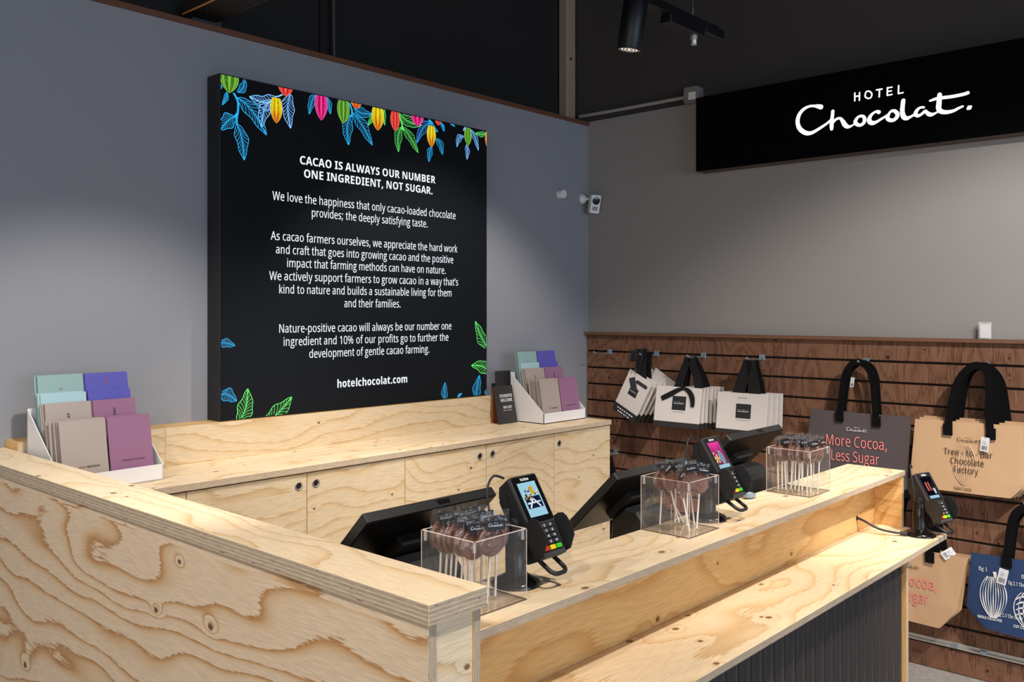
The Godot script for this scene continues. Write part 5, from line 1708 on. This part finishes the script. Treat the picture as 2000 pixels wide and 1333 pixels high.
func price_tag(label: String, at: Vector3, w: float, h: float, roll: float, pitch := 0.0) -> void:
	var t := thing("price_tag", label, "tag", at, 0, "swing tags on the tote bags")
	t.basis = Basis(Vector3.UP, -PI / 2) * Basis(Vector3.BACK, roll) * Basis(Vector3.RIGHT, pitch)
	var mb := MB.new()
	mb.prism(rr(w, h, 0.0015, 2, Vector2(0, h / 2)), 0.0, 0.0008)
	part("card", mb, smat(Color(0.86, 0.86, 0.88), 0.6), t)
	mb = MB.new()
	rng.seed = 21
	var x := -w * 0.32
	while x < w * 0.32:
		var b := rng.randf_range(0.0006, 0.0016)
		mb.box(Vector3(x, h * 0.10, 0.0008), Vector3(x + b, h * 0.40, 0.0012))
		x += b + rng.randf_range(0.0006, 0.0014)
	for k in 4: mb.box(Vector3(-w * 0.3, h * (0.50 + 0.07 * k), 0.0008), Vector3(w * rng.randf_range(0.05, 0.3), h * (0.515 + 0.07 * k), 0.0011))
	part("barcode", mb, M.ink_black, t)
	mb = MB.new()
	mb.xf = Transform3D(Basis(Vector3.RIGHT, PI / 2), Vector3(0.0, h * 0.93, 0.001))
	mb.lathe([Vector2(0.0018, 0.0), Vector2(0.0, 0.0004)], 10)
	part("eyelet", mb, M.ink_black, t)

func arch(l: Vector2, r: Vector2, top: Vector2, wide := 0.030) -> Array:
	return [l, l + Vector2(0.006, 0.07), Vector2(lerpf(l.x, top.x - wide, 0.45), lerpf(l.y, top.y, 0.70)), top + Vector2(-wide, -0.022), top, top + Vector2(wide, -0.024), Vector2(lerpf(r.x, top.x + wide, 0.42), lerpf(r.y, top.y, 0.70)), r + Vector2(-0.006, 0.07), r]

func build_totes() -> void:
	# dark grey
	var t := tote("dark grey tote bag with pink lettering and long black straps", Vector3(4.285, 0.80, -1.665), [Vector2(-1.890, 1.168), Vector2(-1.921, 0.92), Vector2(-1.935, 0.79)], [Vector2(-1.411, 1.166), Vector2(-1.424, 0.92), Vector2(-1.43, 0.79)], M.tote_grey,
		[[arch(Vector2(-1.742, 1.128), Vector2(-1.565, 1.118), Vector2(-1.650, 1.412), 0.042), 0.030, 0.012, true], [arch(Vector2(-1.735, 1.14), Vector2(-1.560, 1.13), Vector2(-1.640, 1.408), 0.045), 0.028, -0.014, false]], 4, "upper tote bags")
	var o := Vector2(-1.665, 0.80)
	mark(t, M.ink_white, Vector3(-1.660 - o.x, 1.088 - o.y, 0.0102), 0.098, "brand_script")
	text("lettering", "More Cocoa,", regular, 0.073, M.ink_pink, t, Vector3(-1.664 - o.x, 1.000 - o.y, 0.0102), 0.292)
	text("lettering", "Less Sugar", regular, 0.073, M.ink_pink, t, Vector3(-1.669 - o.x, 0.928 - o.y, 0.0102), 0.230)
	price_tag("small white tag hanging inside the grey tote's straps", Vector3(4.29, 1.288, -1.690), 0.018, 0.048, -0.12, 0.0)
	# upper tan: three bags deep
	for k in 3:
		var dx := 0.030 * k
		var dz := 0.010 * k
		var up := 0.006 * k
		t = tote("tan tote bag with a white pod drawing, frontmost of the upper tan totes" if k == 0 else "plain edge of a tan tote bag, %s behind the bag with the pod drawing" % ["", "first", "second"][k], Vector3(4.256 + dx, 0.851, -1.165), [Vector2(-1.384 + dz, 1.163 + up), Vector2(-1.405 + dz, 0.91), Vector2(-1.36 + dz, 0.852)], [Vector2(-0.945 + dz, 1.166 + up), Vector2(-0.938 + dz, 0.915), Vector2(-0.992 + dz, 0.853)], M.tote_tan,
			[[arch(Vector2(-1.241 + dz * 0.5, 1.112), Vector2(-1.067 + dz * 1.5, 1.108), Vector2(-1.122, 1.418 - 0.003 * k), 0.040), 0.032, 0.012, k == 0], [arch(Vector2(-1.236 + dz, 1.13), Vector2(-1.058 + dz * 2.0, 1.13), Vector2(-1.118, 1.414), 0.043), 0.030, -0.012, false]], 11 + k, "upper tote bags")
		if k == 0:
			o = Vector2(-1.165, 0.851)
			mark(t, M.ink_black, Vector3(-1.157 - o.x, 1.089 - o.y, 0.0102), 0.092, "brand_script")
			var st := MB.new()
			pod_lines(st, Vector2(-1.176 - o.x, 0.976 - o.y), 0.047, 0.088, 0.0010, 0.0100, 9)
			part("pod_drawing", st, smat(Color(0.875, 0.79, 0.71), 0.8), t)
			for e in [["Tree - to - Bar", -1.160, 1.016, 0.198], ["Chocolate", -1.163, 0.977, 0.136], ["Factory", -1.167, 0.939, 0.100]]:
				text("lettering", e[0], regular, 0.040, smat(Color(0.22, 0.18, 0.15), 0.8), t, Vector3(e[1] - o.x, e[2] - o.y, 0.0102), e[3])
			text("lettering", "Saint Lucia", serif, 0.023, smat(Color(0.22, 0.18, 0.15), 0.8), t, Vector3(-1.181 - o.x, 0.863 - o.y, 0.0102), 0.072)
	price_tag("white barcode tag on the tan tote bag with the pod drawing", Vector3(4.236, 1.046, -1.092), 0.034, 0.062, -0.10)
	# lower tan
	for k in 2:
		var dx := 0.034 * k
		t = tote("tan tote bag with pink lettering behind the counter end" if k == 0 else "second tan tote bag, edge showing behind the lower lettered one", Vector3(4.258 + dx, 0.235, -1.39), [Vector2(-1.62, 0.565), Vector2(-1.60, 0.33), Vector2(-1.54, 0.236)], [Vector2(-1.160 + 0.008 * k, 0.566 + 0.005 * k), Vector2(-1.172, 0.52), Vector2(-1.207 + 0.01 * k, 0.321), Vector2(-1.279, 0.228)], M.tote_tan,
			[[arch(Vector2(-1.475, 0.535), Vector2(-1.318 + 0.02 * k, 0.528), Vector2(-1.405, 0.818), 0.040), 0.034, 0.013, k == 0], [arch(Vector2(-1.47, 0.55), Vector2(-1.295 + 0.02 * k, 0.55), Vector2(-1.40, 0.815), 0.036), 0.030, -0.012, false]], 21 + k, "lower tote bags")
		if k == 0:
			o = Vector2(-1.39, 0.235)
			mark(t, M.ink_black, Vector3(-1.412 - o.x, 0.487 - o.y, 0.0102), 0.096, "brand_script")
			text("lettering", "More Cocoa,", regular, 0.073, M.ink_pink, t, Vector3(-1.432 - o.x, 0.395 - o.y, 0.0102), 0.292)
			text("lettering", "Less Sugar", regular, 0.073, M.ink_pink, t, Vector3(-1.440 - o.x, 0.325 - o.y, 0.0102), 0.230)
	price_tag("white barcode tag lying over the top of the lower tan tote", Vector3(4.244, 0.556, -1.262), 0.036, 0.055, -0.9, -0.5)
	# blue
	t = tote("navy blue tote bag with white cocoa pod drawings at the right edge", Vector3(4.262, 0.252, -0.92), [Vector2(-1.150, 0.591), Vector2(-1.169, 0.349), Vector2(-1.097, 0.271)], [Vector2(-0.690, 0.600), Vector2(-0.668, 0.349), Vector2(-0.74, 0.255)], M.tote_blue,
		[[arch(Vector2(-1.006, 0.565), Vector2(-0.835, 0.565), Vector2(-0.925, 0.822), 0.040), 0.034, 0.013, true], [arch(Vector2(-0.998, 0.575), Vector2(-0.828, 0.575), Vector2(-0.92, 0.818), 0.034), 0.030, -0.012, false]], 31, "lower tote bags")
	o = Vector2(-0.92, 0.252)
	var mb := MB.new()
	pod_lines(mb, Vector2(-1.060 - o.x, 0.415 - o.y), 0.052, 0.088, 0.0032, 0.0100, 11)
	mb.stroke([Vector2(-1.050 - o.x, 0.497 - o.y), Vector2(-1.055 - o.x, 0.527 - o.y)], [0.010, 0.013], 0, 0.0100, false)
	pod_lines(mb, Vector2(-0.925 - o.x, 0.385 - o.y), 0.056, 0.075, 0.0036, 0.0100, 7)
	for k in 4: mb.stroke(smooth([Vector2(-0.972 - o.x, 0.425 - o.y - 0.022 * k), Vector2(-0.945 - o.x, 0.442 - o.y - 0.024 * k), Vector2(-0.90 - o.x, 0.430 - o.y - 0.022 * k)], 5), smooth([Vector2(0.003, 0), Vector2(0.006, 0), Vector2(0.003, 0)], 5).map(func(v): return v.x), 0, 0.0100, false)
	part("pod_drawing", mb, M.ink_white, t)
	for e in [["fig 1", -1.101, 0.524, 0.034, 0.022], ["fig 2.1 The Pulp", -0.955, 0.485, 0.092, 0.021], ["fig 2", -0.935, 0.520, 0.034, 0.022], ["fig 2.3 The Husk", -0.995, 0.341, 0.098, 0.021], ["WHOLE COCOA POD", -1.074, 0.315, 0.096, 0.017], ["CUT COCOA POD", -0.935, 0.305, 0.092, 0.017]]:
		text("lettering", e[0], serif if e[0].begins_with("fig") else bold, e[4], M.ink_white, t, Vector3(e[1] - o.x, e[2] - o.y, 0.0102), e[3])
	price_tag("white barcode tag on the navy blue tote bag", Vector3(4.236, 0.484, -1.026), 0.037, 0.068, -0.20)

func pod_lines(mb: MB, c: Vector2, hw: float, hh: float, w: float, z: float, n: int) -> void:
	for k in n:
		var u := -1.0 + 2.0 * k / (n - 1)
		var pts := []
		var ws := []
		for i in 15:
			var v := i / 14.0
			pts.append(c + Vector2(u * hw * pow(maxf(0.0, sin(PI * (0.09 + 0.89 * v))), 0.62), hh * (1.0 - 2.0 * v)))
			ws.append(w * (0.7 + 0.5 * sin(v * 9.0 + k * 1.7) * float(k % 3 != 0)))
		mb.stroke(pts, ws, 0, z, false)
